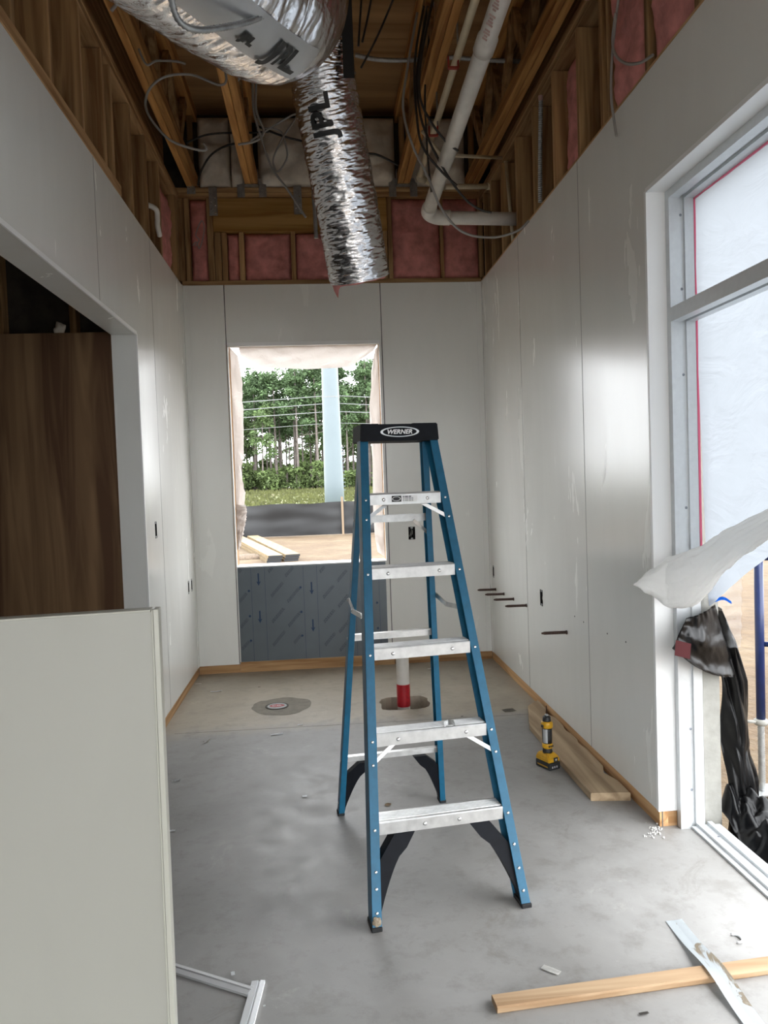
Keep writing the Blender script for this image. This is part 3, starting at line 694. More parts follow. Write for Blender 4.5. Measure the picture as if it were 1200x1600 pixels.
def supply(label, pts, r, turns, mat='cpvc'):
    t = thing('water_pipe', label, 'pipe')
    for a, b_ in zip(pts, pts[1:]): piece(t, 'pipe', [a, b_], r, mat, 14)
    for i in range(1, len(pts) - 1):
        d0 = (pts[i] - pts[i - 1]).normalized(); d1 = (pts[i + 1] - pts[i]).normalized()
        piece(t, 'elbow', [pts[i] - d0 * r * 2.6, pts[i] - d0 * r * .6, pts[i] + d1 * r * .6, pts[i] + d1 * r * 2.6], r * 1.3, mat, 14)
    return t
yy = 5.50
t = supply('thick cream water pipe beside the joist, dropping into the right wall', [at(752, -30, y=3.42), at(655, 278, y=5.72), at(684, 292, y=5.80), at(771, 291, x=XR + .045), at(776, 455, x=XR + .05)], .0205, 3)
for u, v, y in ((708, 98, 4.05), (677, 205, 4.75)):
    q = at(u, v, y=y); c = thing('pipe_clamp', f"red clamp with a rod on the cream pipe {'near the cable bundle top' if v < 150 else 'where it nears the white pipe'}", 'clamp', q)
    bm = bmesh.new(); bevbox(bm, (-.03, -.012, -.032), (.03, .012, -.022)); bevbox(bm, (-.03, -.012, -.03), (-.022, .012, .03)); bevbox(bm, (.022, -.012, -.03), (.03, .012, .03)); obj('band', bm, flat('red_clamp', (.30, .03, .015), .5), c)
    bm = bmesh.new(); tube(bm, [(.028, 0, 0), (.028, 0, 4.43 - q.z)], .005, 8); obj('rod', bm, 'steel', c)
supply('thin cream water pipe crossing behind the white pipe to the right wall', [at(660, 205, y=4.95), at(690, 242, y=5.10), at(790, 247, x=XR + .035), at(803, 395, x=XR + .04)], .0115, 2)
t = thing('flexible_conduit', 'grey ribbed conduit standing among the right wall studs', 'conduit')
def ribbed(bm, pts, r, n=10, pitch=.012):
    pa_ = smooth_path(pts, n); L = sum((q - p).length for p, q in zip(pa_, pa_[1:])); K = max(8, int(L / pitch * 2))
    acc = [0]
    for p, q in zip(pa_, pa_[1:]): acc.append(acc[-1] + (q - p).length)
    res = []; j = 0
    for k in range(K + 1):
        s = L * k / K
        while j < len(acc) - 2 and acc[j + 1] < s: j += 1
        f_ = (s - acc[j]) / max(acc[j + 1] - acc[j], 1e-6); res.append(pa_[j].lerp(pa_[j + 1], f_))
    tube(bm, res, r, 8, True, lambda t_, th, rr: rr * (1 + .16 * math.cos(PI * round(t_ * K))))
X8 = XR - .02
bm = bmesh.new(); ribbed(bm, [at(844, 316, x=X8), at(844, 240, x=X8), at(845, 158, x=X8)], .012); obj('sleeve', bm, 'steel', t)
bm = bmesh.new(); q = at(845, 158, x=X8); tube(bm, [q, q + V((0, 0, .03))], .014, 10); obj('cap', bm, 'redp', t)

# ------------------------------------------------------------------ loose cables overhead
def cable(label, pts, r, mat='cable', rib=False, tip=None, name='cable'):
    bm = bmesh.new()
    if rib: ribbed(bm, pts, r)
    else: tube(bm, smooth_path(pts, 8), r, 8)
    o = obj(name, bm, mat, None, True); return tag(o, label, 'cable')
A_ = lambda y, *uv: [at(u, v, y=y) for u, v in uv]
cable('grey cable curling in a wide loop by the left studs', [V((-.49, 4.16, 3.90))] + A_(4.15, (352, 112), (345, 133), (300, 117), (258, 120), (232, 142), (230, 175), (262, 216), (300, 232), (322, 234), (318, 224)), .0065)
cable('short pale cable end above the wide loop by the left studs', [V((-.90, 4.32, 3.93))] + A_(4.3, (228, 100), (245, 95), (275, 96), (290, 100)), .006)
cable('white wire stub dangling at the top near the left joist', A_(3.2, (187, -20), (184, 2), (174, 17)), .007)
cable('long grey armoured cable dangling from behind the big duct', [V((-.41, 4.56, 3.95))] + A_(4.55, (392, 110), (396, 170), (408, 215), (425, 262), (452, 300), (478, 340)), .0065, rib=True)
cable('second armoured cable coming down close to the orange joist', [V((-.41, 4.76, 3.95))] + A_(4.75, (398, 110), (400, 170), (412, 205), (400, 220), (372, 226)), .0075, rib=True)
cable('thin wire looping between the orange joist and hanging duct', [V((-.41, 5.6, 3.96))] + A_(5.6, (462, 178), (440, 218), (427, 250), (434, 268), (448, 248), (447, 228), (438, 205), (412, 200)), .007)
cable('black cable running straight across the white batts on the left', A_(6.08, (290, 224), (318, 212), (345, 208), (378, 208), (420, 206)), .008, 'cabledark')
cable('black cable arching down over the leftmost white batt', A_(6.07, (309, 290), (314, 268), (330, 242), (356, 227), (388, 222)), .008, 'cabledark')
cable('black cable crossing behind the hanging duct toward the right joist', A_(6.06, (400, 196), (440, 212), (480, 222), (560, 238), (590, 242), (622, 258)), .009, 'cabledark')
cable('ribbed metal conduit stretched sideways high under the deck', A_(5.0, (555, 86), (590, 93), (640, 94), (700, 90), (760, 94), (818, 96)), .014, 'steel', True, name='flexible_conduit')
cable('black cable in the bundle swinging lowest to the right wall', A_(4.62, (652, 20), (636, 110), (630, 170), (645, 228), (668, 275), (690, 326), (722, 362), (768, 371), (808, 361), (826, 345)), .0075, 'cable')
cable('black cable in the bundle wrapping the white pipe low down', A_(4.58, (662, 10), (648, 100), (652, 190), (662, 232), (690, 268), (714, 290)), .0075, 'cabledark')
cable('black cable in the bundle ending at the level white pipe', A_(4.60, (668, 10), (652, 110), (655, 170), (668, 214), (698, 272), (728, 312), (752, 328), (768, 332)), .0075, 'cabledark')
cable('black cable in the bundle tied to the middle of the white pipe', A_(4.40, (676, 0), (658, 90), (656, 150), (672, 188), (696, 220), (716, 236)), .0075, 'cabledark')
cable('black cable hanging straight beside the cream pipe', A_(4.66, (672, 40), (664, 140), (668, 240), (674, 300)), .006, 'cabledark')
cable('thin black rod slanting at the top, leftmost of three', A_(4.3, (566, -20), (562, 40), (560, 72)), .006, 'cabledark', name='rod')
cable('thin black rod slanting at the top, middle of three', A_(4.3, (583, -20), (576, 20), (566, 66)), .006, 'cabledark', name='rod')
cable('thin black rod slanting at the top, longest of three', A_(4.3, (622, -20), (592, 52), (564, 106)), .006, 'cabledark', name='rod')
cable('grey cable hanging down over the right white panels', [at(u, v, x=XR - .03) for u, v in ((969, -20), (961, 40), (956, 95), (955, 150), (959, 185), (963, 212))], .006)
cable('grey cable bowed into the right wall beside the pink insulation', [at(u, v, x=XR - .035) for u, v in ((962, 20), (957, 62), (962, 86), (978, 99), (1000, 98), (1020, 86))], .006)
cable('armoured cable slung across the front of the big duct', [at(u, v, y=y) for u, v, y in ((266, -25, 2.02), (270, 10, 2.06), (282, 35, 2.10), (304, 46, 2.13), (335, 45, 2.18), (380, 36, 2.26), (420, 20, 2.34), (462, -12, 2.42))], .0085, 'steel', True)
cable('short ribbed conduit end hanging beside the narrow duct', [V((.125, 4.75, 3.95)), V((.06, 4.7, 3.75))] + A_(4.7, (490, 290), (492, 330), (494, 372)), .012, 'steel', True, name='flexible_conduit')
cable('white wire tangle in the pink batt of the left corner', A_(D - .03, (305, 385), (311, 375), (306, 366), (315, 345), (319, 360), (312, 388), (307, 378), (301, 384)), .004)
q = at(246, 352, x=XL + .02)
bm = bmesh.new(); tube(bm, smooth_path([q + V((-.11, -.10, .12)), q + V((0, -.06, .09)), q + V((.005, -.02, .04)), q, q + V((.0, .06, -.05))], 6), .017, 10); tag(obj('pipe_stub', bm, 'pvc', None, True), 'white pipe stub poking out above the left panels near the corner', 'pipe')

# ------------------------------------------------------------------ stepladder
LA = math.radians(7.54)
lad = thing('stepladder', 'blue fibreglass stepladder with aluminium steps standing open on the concrete floor', 'ladder', (0.398, 2.525, 0), LA)
HT, TOPY = 1.668, 0.552
fl = lambda z: TOPY * z / HT                                  # y of the front plane at height z
fx = lambda z: .283 + (.161 - .283) * z / HT                  # half width outside the front rails
rl = lambda z: .968 + (.690 - .968) * z / HT
rx = lambda z: .252 + (.146 - .252) * z / HT
STEPZ = (.300, .577, .866, 1.153, 1.433)
def rail(front, s):
    X, Y = (fx, fl) if front else (rx, rl)
    z0, z1 = .008, 1.69
    p0, p1 = V((s * X(z0), Y(z0), z0)), V((s * X(z1), Y(z1), z1)); d = (p1 - p0).normalized()
    a = V((-s, 0, 0)); a = (a - d * a.dot(d)).normalized(); b_ = V((0, 1 if front else -1, 0)); b_ = (b_ - d * b_.dot(d) - a * b_.dot(a)).normalized()
    wd, dp, th = (.033, .076, .004) if front else (.026, .048, .004)
    prof = [(0, 0), (wd, 0), (wd, th), (th, th), (th, dp - th), (wd, dp - th), (wd, dp), (0, dp)]
    bm = bmesh.new(); sweep(bm, prof, p0, p1, a, b_)
    bmesh.ops.bevel(bm, geom=[e for e in bm.edges if abs((e.verts[0].co - e.verts[1].co).normalized().dot(d)) > .99], offset=.0012, segments=1, affect='EDGES')
    r = obj('front_rail' if front else 'rear_rail', bm, 'blue', lad)
    P = lambda z, u, v: p0 + d * ((z - z0) / d.z) + a * u + b_ * v
    if front:
        for z in (.055, .125, .175 if s < 0 else .20, *STEPZ, STEPZ[1] - .075, STEPZ[4] - .075):
            one('rivet', 'rivet', dome, P(z, .017, -.0003), -b_, .0058, .55, parent=r, smooth=True)
    else:
        for z in (.06, .26, .83, 1.345): one('rivet', 'rivet', dome, P(z, -.0003, .024), -a, .006, .5, parent=r, smooth=True)
    # rubber foot
    q = V((s * X(0), Y(0), 0)); bm = bmesh.new(); e = -s * (wd + .002)
    xs = sorted((q.x + s * .002, q.x + e)); ys = sorted((q.y - (.002 if front else -.002), q.y + ((dp + .003) if front else -(dp + .003))))
    bevbox(bm, (xs[0], ys[0], 0), (xs[1], ys[1], .015), .003, 2); ft = obj('foot', bm, 'rubber', lad)
    return P
RP = {(f, s): rail(f, s) for f in (True, False) for s in (-1, 1)}
# dried mud on the near left foot
bm = bmesh.new(); c = RP[(True, -1)](.03, .018, -.002)
bmesh.ops.create_icosphere(bm, subdivisions=3, radius=.018, matrix=Matrix.Translation(c) @ Matrix.Diagonal((.9, .28, 1.1, 1)))
for q in bm.verts: q.co += (q.co - c) * .5 * noise.noise(q.co * 90)
o = obj('dried_mud', bm, flat('dried_mud', (.26, .21, .15), .95, 0, .3, 90, .4), lad, True); o['label'] = 'dried mud on the near left foot'
def step(z, i):
    hw = fx(z) - .0345; y = fl(z) + .004
    prof = [(0, -.022), (0, .018), (.002, .022), (.012, .022)]
    for k in range(7): prof += [(.015 + k * .009, .022), (.016 + k * .009, .0245), (.019 + k * .009, .0245), (.020 + k * .009, .022)]
    prof += [(.084, .022), (.086, .018), (.086, -.014), (.083, -.014), (.083, .018), (.003, .018), (.003, -.022)]
    bm = bmesh.new(); sweep(bm, prof, (-hw, y, z), (hw, y, z), V((0, 1, 0)), V((0, 0, 1)))
    st = obj('step', bm, 'mill', lad)
    for s in (-1, 1): one('rivet', 'rivet', dome, (s * hw * (.62 if i else .28), y, z - .002), (0, -1, 0), .0075, .6, parent=st, smooth=True)
    return st
steps = [step(z, i) for i, z in enumerate(STEPZ)]
# label on the highest step
z = STEPZ[4]; y = fl(z) + .0035
bm = bmesh.new(); quad_box(bm, (-.058, y - .0006, z - .013), (.048, y, z + .013)); lb = obj('sticker', bm, 'white', steps[4]); lb['label'] = 'small white sticker'
def ell(bm, cx, cz, rx_, rz_, y_, hole_=0, seg=40):
    o1 = [bm.verts.new((cx + rx_ * math.cos(2 * PI * k / seg), y_, cz + rz_ * math.sin(2 * PI * k / seg))) for k in range(seg)]
    if not hole_: bm.faces.new(o1); return
    o2 = [bm.verts.new((cx + rx_ * hole_ * math.cos(2 * PI * k / seg), y_, cz + rz_ * (1 - (1 - hole_) * 1.25) * math.sin(2 * PI * k / seg))) for k in range(seg)]
    for k in range(seg): bm.faces.new((o1[k], o1[(k + 1) % seg], o2[(k + 1) % seg], o2[k]))
bm = bmesh.new(); quad_box(bm, (-.057, y - .0012, z - .012), (-.018, y - .0007, z + .012)); obj('sticker_print', bm, 'ink', steps[4])
bm = bmesh.new(); ell(bm, -.038, z, .017, .0085, y - .0014, .86); obj('sticker_oval', bm, 'white', steps[4])
for r_ in range(4):
    bm = bmesh.new(); x = -.012
    for k in range(5 if r_ else 3):
        ln = .006 + .004 * ((k * 5 + r_ * 3) % 3)
        if x + ln > .044: break
        hh = .0019 if r_ == 0 else .0011
        quad_box(bm, (x, y - .0012, z + .008 - r_ * .0055 - hh), (x + ln, y - .0007, z + .008 - r_ * .0055 + hh)); x += ln + .002
    obj('sticker_line', bm, 'ink', steps[4])
# little flattened tab lying on the second step
bm = bmesh.new(); zz = STEPZ[1] + .0245
sheet(bm, 8, 3, lambda u, v: V((.045 + .04 * v + .012 * u, fl(STEPZ[1]) - .004 + .055 * u, zz + .002 + .007 * math.sin(PI * v) + .003 * u)))
g = bmesh.ops.solidify(bm, geom=list(bm.faces), thickness=.001); tb = obj('bent_tab', bm, 'rivet', lad, True)
# braces under the second and highest steps
for i in (1, 4):
    for s in (-1, 1):
        z = STEPZ[i]; y = fl(z) + .03; xo = fx(z) - .0345
        bm = bmesh.new(); bar(bm, (s * (xo - .075), y, z - .018), (s * (fx(z - .085) - .006), fl(z - .085) + .012, z - .085), .014, .004, (0, 1, 0)); obj('step_brace', bm, 'mill', lad)
# rear cross bars
for z in (.262, .828, 1.345):
    hw = rx(z) - .005; y = rl(z)
    bm = bmesh.new(); sweep(bm, [(0, -.016), (0, .016), (-.026, .016), (-.026, .013), (-.003, .013), (-.003, -.016)], (-hw, y - .012, z), (hw, y - .012, z), V((0, 1, 0)), V((0, 0, 1)))
    cb = obj('rear_bar', bm, 'mill', lad)
    for s in (-1, 1):
        one('rivet', 'rivet', dome, (s * (hw - .05), y - .038 + .0258, z), (0, -1, 0), .005, .5, parent=cb, smooth=True)
for s in (-1, 1):
    z = 1.345; bm = bmesh.new(); bar(bm, (s * (rx(z) - .075), rl(z) - .02, z - .012), (s * (rx(z - .07) - .006), rl(z - .07) - .012, z - .075), .014, .004, (0, 1, 0)); obj('rear_brace', bm, 'mill', lad)
# curved black corner braces at the feet
def gusset(front, s):
    X, Y = (fx, fl) if front else (rx, rl); sc_ = 1 if front else .92; zt = STEPZ[0] - .024 if front else .246
    wi = .155 * sc_ if front else .135
    poly = [(.004, .165), (.030, .205), (.082 * sc_, zt)] + [(wi, zt), (wi - .012, zt - .018)]
    for k in range(9):
        t = k / 8; poly.append((wi - .03 - (wi - .055) * (t ** .62), zt - .045 - (zt - .085) * t))
    poly += [(.022, .018), (.004, .018)]
    d = V((s * (X(1) - X(0)), Y(1) - Y(0), 1)).normalized()
    a = V((-s, 0, 0)); b_ = V((0, Y(1) - Y(0), 1)).normalized(); n = V((0, 1 if front else -1, 0))
    bm = bmesh.new(); org = V((s * (X(0) - .006), Y(0) + (.010 if front else -.008), 0))
    lean = (X(0) - X(1))
    pl = [(u + lean * v, v / b_.z) for u, v in poly]
    prism(bm, pl, org, a, b_, n, .052 if front else .036)
    return obj('corner_brace', bm, 'blackp', lad)
for f in (True, False):
    for s in (-1, 1): gusset(f, s)
# spreaders, folded slightly down at the hinge
for s in (-1, 1):
    z = 1.0; pr = V((s * (rx(z) + .004), rl(z) - .03, z)); pf = V((s * (fx(z) - .004), fl(z) + .06, z - .005)); mid = (pr + pf) / 2 + V((0, .05, -.022))
    sp_ = obj('spreader', (lambda b: (bar(b, pr, mid, .005, .020), b)[1])(bmesh.new()), 'mill', lad)
    bm = bmesh.new(); bar(bm, mid - (pf - mid).normalized() * .03 + V((s * .005, 0, 0)), pf + V((s * .005, 0, 0)), .004, .020); obj('spreader_arm', bm, 'mill', sp_)
    for q in (pr, mid, pf): one('rivet', 'rivet', dome, q + V((s * .006, 0, 0)), (s, 0, 0), .007, .6, parent=sp_, smooth=True)
# moulded top cap with badge
bm = bmesh.new()
x1, x2, y0, y1, z0, z1 = .163, .158, fl(HT) - .014, .715, HT - .004, 1.728
prof = [(-x1, z0), (-x2, z1 + .006), (-.085, z1 + .006), (-.078, z1), (.045, z1), (.052, z1 + .006), (x2, z1 + .006), (x1, z0)]
prism(bm, prof, (0, y0, 0), (1, 0, 0), (0, 0, 1), (0, 1, 0), y1 - y0)
bmesh.ops.bevel(bm, geom=list(bm.edges), offset=.0035, segments=2, affect='EDGES')
cap = obj('top_cap', bm, 'blackp', lad)
zc = (z0 + z1) / 2 + .004; yb = y0 - .0006
bm = bmesh.new(); ell(bm, .0, zc, .080, .0205, yb, .87, 64); obj('badge_ring', bm, 'silver', cap)
textmesh('badge_lettering', 'WERNER', .0245, 'white', cap, lambda u, v: V((u * 1.06 - .002, yb - .0004, zc + v - .0005)), shear=.25, bold=.0007)

# ------------------------------------------------------------------ storefront frame and film
FX0, FX1 = 1.457, 1.562
jam = SF1 - .035
bm = bmesh.new()          # jamb: two lips with a glazing groove between
def framebar(bm, lo, hi, axis):
    """rectangular tube with a groove down the face that looks into the opening"""
    (x0, y0, z0), (x1, y1, z1) = lo, hi; g0, g1 = x0 + .044, x0 + .066
    quad_box(bm, (x0, y0, z0), (g0, y1, z1)); quad_box(bm, (g1, y0, z0), (x1, y1, z1))
    if axis == 'j': quad_box(bm, (g0, y0 + .012, z0), (g1, y1, z1))
    if axis == 'h': quad_box(bm, (g0, y0, z0 + .012), (g1, y1, z1))
    if axis == 'm': quad_box(bm, (g0, y0, z0 + .012), (g1, y1, z1 - .012))
framebar(bm, (FX0, jam, .0), (FX1, SF1 - .002, SFH - .002), 'j')
jb = obj('window_2', bm, 'alum'); jb['kind'] = 'structure'
bm = bmesh.new(); framebar(bm, (FX0, SF0, SFH - .036), (FX1, jam - .0005, SFH - .002), 'h'); obj('head_rail', bm, 'alum', jb)
bm = bmesh.new(); framebar(bm, (FX0, SF0, 2.115), (FX1, jam - .0005, 2.173), 'm'); obj('transom_bar', bm, 'alum', jb)
for y in (1.0, -.2): bm = bmesh.new(); framebar(bm, (FX0 + .001, y, .03), (FX1 - .001, y + .05, SFH - .037), 'h'); obj('mullion', bm, 'alum', jb)
bm = bmesh.new()
for x0, x1, h in ((FX0 + .045, 1.525, .010), (1.525, 1.545, .022), (1.545, 1.570, .014), (1.570, 1.590, .026), (1.590, 1.625, .012)): quad_box(bm, (x0, SF0, .0), (x1, jam - .001, h))
th = obj('sill_track', bm, 'alum', jb)
for z in (.42, .95, 1.35, 1.9, 2.25, 2.55, .16): one('screw', 'alumdark', dome, (FX0 + .055, jam + .012, z), (0, -1, 0), .006, .5, parent=jb)
for y in (2.93, 2.55, 2.2, 2.0): one('screw', 'alumdark', dome, (1.5575, y, .0142), (0, 0, 1), .006, .4, parent=th)
bm = bmesh.new()
quad_box(bm, (FX1 + .001, jam - .0015, 1.0), (FX1 + .010, jam + .004, SFH - .038)); quad_box(bm, (FX1 + .001, SF0, SFH - .042), (FX1 + .010, jam, SFH - .037))
tag(obj('sheet_tape', bm, 'pinktape'), 'thin pink tape line holding the milky sheet round the storefront frame', 'tape')
def edgez(y): return .99 + (2.95 - y) * .58 if y > 2.2 else 1.42 - min(1.0, (2.2 - y) * .5)
def mainsheet(u, v):
    y = SF0 + (jam - .0005 - SF0) * u ** .7; zt = SFH - .02; zb = max(.45, edgez(y)); z = zb + (zt - zb) * v
    q = abs(noise.noise(V((y * 1.4, z * .7, 2)))) * .016 + .004 * (1 + math.sin(y * 46 + z * 9 + 3 * noise.noise(V((y, z * 2, 5))))) * max(0, noise.noise(V((y * 2.1, z * 1.0, 9))) + .25) + .02 * abs(noise.noise(V((y * 9 + z * 2, z * .8, 21)))) * max(0, 1 - (jam - y) * 2.5)
    return V((1.566 + q + .02 * (1 - v) ** 3, y, z))
bm = bmesh.new(); sheet(bm, 220, 60, mainsheet); o = obj('plastic_sheet', bm, 'film', None, True)
tag(o, 'milky plastic sheet stretched over the storefront frame beside the right panels', 'plastic sheet')
bm = bmesh.new(); quad_box(bm, (1.5995, 2.43, 2.40), (1.6005, 2.434, 2.50)); ff = obj('slit', bm, 'ink', o)
# the torn lower edge, gathered and billowing into the room
P1 = [at(1002, 912, y=2.97), at(1018, 909, y=2.95), at(1050, 912, y=2.92), at(1075, 906, y=2.88), at(1100, 890, y=2.82), at(1130, 863, y=2.74), at(1160, 842, y=2.66), at(1200, 818, y=2.52), at(1260, 782, y=2.32), at(1420, 690, y=1.8), V((1.535, .6, 1.56)), V((1.54, -1.25, 1.5))]
HGT = [.012, .055, .112, .122, .105, .080, .062, .052, .05, .06, .06, .03]
def roll(u, v):
    f_ = u * (len(P1) - 1); i = min(int(f_), len(P1) - 2); t = f_ - i; t2 = t * t * (3 - 2 * t)
    c = P1[i].lerp(P1[i + 1], t); h = HGT[i] + (HGT[i + 1] - HGT[i]) * t2
    th = 2 * PI * v; k = 1 + .12 * noise.noise(V((u * 7, math.cos(th) * 1.3, math.sin(th) * 1.3))) - .20 * abs(noise.noise(V((u * 3.5, math.cos(th) * 3.2, math.sin(th) * 3.2 + 4)))) - .10 * abs(noise.noise(V((u * 9, math.cos(th) * 7, math.sin(th) * 7)))) + .04 * noise.noise(V((u * 60, math.cos(th) * 4, math.sin(th) * 4))) * (1 if math.sin(th) < 0 else .3)
    n = V((-.92, -.4, 0))
    return c + n * (.042 * math.cos(th) * k) + V((.02 * math.sin(th), 0, 1)) * h * math.sin(th) * k
bm = bmesh.new(); sheet(bm, 230, 72, roll); bmesh.ops.remove_doubles(bm, verts=bm.verts, dist=1e-5)
tag(obj('torn_plastic', bm, 'filmroll', None, True), 'crumpled white plastic torn loose and bunched across the storefront opening', 'plastic sheet')
# limp tail under the bunched plastic
def tail(u, v):
    a = at(1046 + 62 * u, 962 + 2 * u, y=2.90 - .06 * u); b_ = at(1082 + 26 * u, 985 - 4 * u + 9 * math.sin(u * 9), y=2.92 - .06 * u)
    p = a.lerp(b_, v); return p + V((-.02, -.02, 0)) * noise.noise(V((u * 6, v * 3, 2)))
# clear mesh film left in the lower opening
def clear(u, v):
    a = at(1112 + 48 * u, 893 + 4 * u - 22 * u, x=1.66); b_ = at(1122 + 36 * u, 1012, x=1.70)
    return a.lerp(b_, v) + V((.02 * math.sin(v * 44) * .15, 0, 0))
bm = bmesh.new(); sheet(bm, 14, 90, clear); tag(obj('clear_plastic', bm, 'clear', None, True), 'clear rippled plastic remnant hanging under the bunched white plastic', 'plastic sheet')
# black sheeting hung outside the jamb and trailing on the ground
DL = [(1108, 955), (1117, 1010), (1122, 1060), (1124, 1120), (1127, 1180), (1131, 1250), (1134, 1312)]
DR = [(1120, 944), (1146, 1000), (1164, 1060), (1169, 1120), (1170, 1175), (1179, 1218), (1176, 1300)]
def lerp2(pl, t):
    f_ = t * (len(pl) - 1); i = min(int(f_), len(pl) - 2); k = f_ - i
    return pl[i][0] + (pl[i + 1][0] - pl[i][0]) * k, pl[i][1] + (pl[i + 1][1] - pl[i][1]) * k
def black(u, v):
    (a, b_), (c, d) = lerp2(DL, v), lerp2(DR, v); p = at(a + (c - a) * u, b_ + (d - b_) * u, y=3.16)
    f_ = .05 * noise.noise(V((u * 2.6 + 2 * v, v * 2, 4))) + .05 * abs(noise.noise(V((u * 3.4 - v * 2, v * 3.2, 9)))) + .03 * abs(noise.noise(V((u * 5, v * 9, 2)))) * max(0, v - .45) * 2
    return V((max(p.x, 1.652), p.y - f_ - .06 * u * (1 - u) * 4 * (.4 + v), p.z))
bm = bmesh.new(); sheet(bm, 40, 110, black); g = bmesh.ops.solidify(bm, geom=list(bm.faces), thickness=.002)
blk = thing('black_sheeting', 'black plastic sheeting hanging outside the storefront jamb and trailing on the ground', 'plastic sheet', (0, 0, 0))
obj('drape', bm, 'blacksheet', blk, True)
GL = [(1.656, 3.12, .04), (1.655, 2.85, -.05), (1.656, 2.5, -.08), (1.66, 2.1, -.10), (1.67, 1.5, -.12), (1.67, .8, -.12)]
GR = [(1.90, 3.10, -.02), (2.05, 2.95, -.09), (2.12, 2.65, -.12), (2.15, 2.2, -.12), (2.15, 1.5, -.12), (2.1, .8, -.12)]
def trail(u, v):
    f_ = v * (len(GL) - 1); i = min(int(f_), len(GL) - 2); k = f_ - i
    p = V(GL[i]).lerp(V(GL[i + 1]), k).lerp(V(GR[i]).lerp(V(GR[i + 1]), k), u)
    h = .15 * abs(noise.noise(V((u * 2.2 + v * 4, v * 9, 3)))) + .07 * abs(noise.noise(V((u * 6 - v * 5, v * 22, 8)))) + .09 * math.sin(PI * u) * max(0, 1 - v * 2.2)
    return p + V((0, 0, h * min(1, 6 * u + .25) * min(1, 5 * (1 - u) + .1)))
bm = bmesh.new(); sheet(bm, 40, 130, trail); bmesh.ops.solidify(bm, geom=list(bm.faces), thickness=.002); obj('trailing_end', bm, 'blacksheet', blk, True)
def flap(u, v):
    a, b_ = at(1072, 966, y=2.92), at(1117, 944, y=3.05); c, d = at(1050, 1013, y=2.90), at(1150, 1056, y=3.10)
    p = a.lerp(b_, u).lerp(c.lerp(d, u), v); p.z -= .03 * math.sin(PI * u) * v; return p + V((-.02, -.05, 0)) * (math.sin(PI * u) * .8 + .6 * noise.noise(V((u * 3, v * 3, 1))) + .35 * abs(noise.noise(V((u * 7, v * 5, 6)))))
bm = bmesh.new(); sheet(bm, 30, 24, flap); bmesh.ops.solidify(bm, geom=list(bm.faces), thickness=.0015); obj('folded_flap', bm, 'blacksheet', blk, True)
def redpatch(u, v): return at(1056 + 24 * u - 2 * v, 1000 + 24 * v + 6 * u * (1 - v) + 6 * v * u, y=2.866 - .006 * u)
bm = bmesh.new(); sheet(bm, 5, 5, redpatch); o = obj('red_tape', bm, flat('dull_red_tape', (.06, .003, .005), .8), blk); o['label'] = 'dark red tape patch'
bm = bmesh.new(); sheet(bm, 10, 2, lambda u, v: at(1105 + 38 * u, 930 + 8 * u + 3 * math.sin(u * 7) + (7 - 3 * u) * v, x=1.61 + .03 * u)); bmesh.ops.solidify(bm, geom=list(bm.faces), thickness=.0008); tag(obj('tape_strip', bm, 'bluetape', None, True), 'bright blue tape strip holding the black sheeting to the clear plastic', 'tape')

# ------------------------------------------------------------------ outlets, bolts, steel panel, pipe
def outlet(label, centre, face, wd, ht, wires, proud=True):
    """switch box let into a wall: rim, dark inside, looped wires"""
    t = thing('outlet_box', label, 'electrical box', centre, face)
    w2, h2 = wd / 2 - .001, ht / 2 - .001
    bm = bmesh.new(); dpt = .06
    for lo, hi in (((-w2, .001, -h2), (-w2 + .003, dpt, h2)), ((w2 - .003, .001, -h2), (w2, dpt, h2)), ((-w2 + .003, .001, -h2), (w2 - .003, dpt, -h2 + .003)), ((-w2 + .003, .001, h2 - .003), (w2 - .003, dpt, h2)), ((-w2, dpt, -h2), (w2, dpt + .003, h2))): quad_box(bm, lo, hi)
    obj('box', bm, 'boxdark', t)
    for s in (-1, 1):
        bm = bmesh.new(); bevbox(bm, (-.009, -.0005, min(s * (h2 - .014), s * (h2 - .001))), (.009, .004, max(s * (h2 - .014), s * (h2 - .001))), .001, 1); obj('ear', bm, 'steel', t)
    for k in range(wires):
        x = -.012 + .012 * k; bm = bmesh.new(); tube(bm, smooth_path([(x, .05, .03), (x + .006, .02, .02), (x + .004, .010, -.005), (x - .006, .022, -.022), (x, .045, -.03)], 5), .0028, 8); obj('wire', bm, 'cable', t, True)
    return t
for (c, n, lb) in ((CUT_B[0], 2, 'open electrical box with wires on the window wall behind the ladder'),): outlet(lb, (c[0], D, c[1]), 0, c[2], c[3], n)
for c, lb in zip(CUT_L, ('electrical box cut into the left panels next to the tall opening', 'slim box cut-out low on the left panels, further from the corner', 'slim box cut-out low on the left panels, nearest the corner')): outlet(lb, (XL, c[0], c[1]), PI / 2, c[2], c[3], 1)
for c, lb in zip(CUT_R, ('narrow box cut-out on the right panels near the window corner', 'round ended box cut-out on the right panels above the lone bolt')): outlet(lb, (XR, c[0], c[1]), -PI / 2, c[2], c[3], 1)
bolts = [((775, 921), (760, 923), 'farthest rusty bolt sticking out of the right panels'), ((788, 928), (768, 930), 'second farthest rusty bolt sticking out of the right panels'), ((803, 936), (783, 938), 'middle rusty bolt of the five in the right panels'), ((823, 946), (794, 949), 'rusty bolt beside the panel seam on the right wall'), ((886, 988), (850, 990), 'nearest rusty bolt, standing alone on the right panels')]
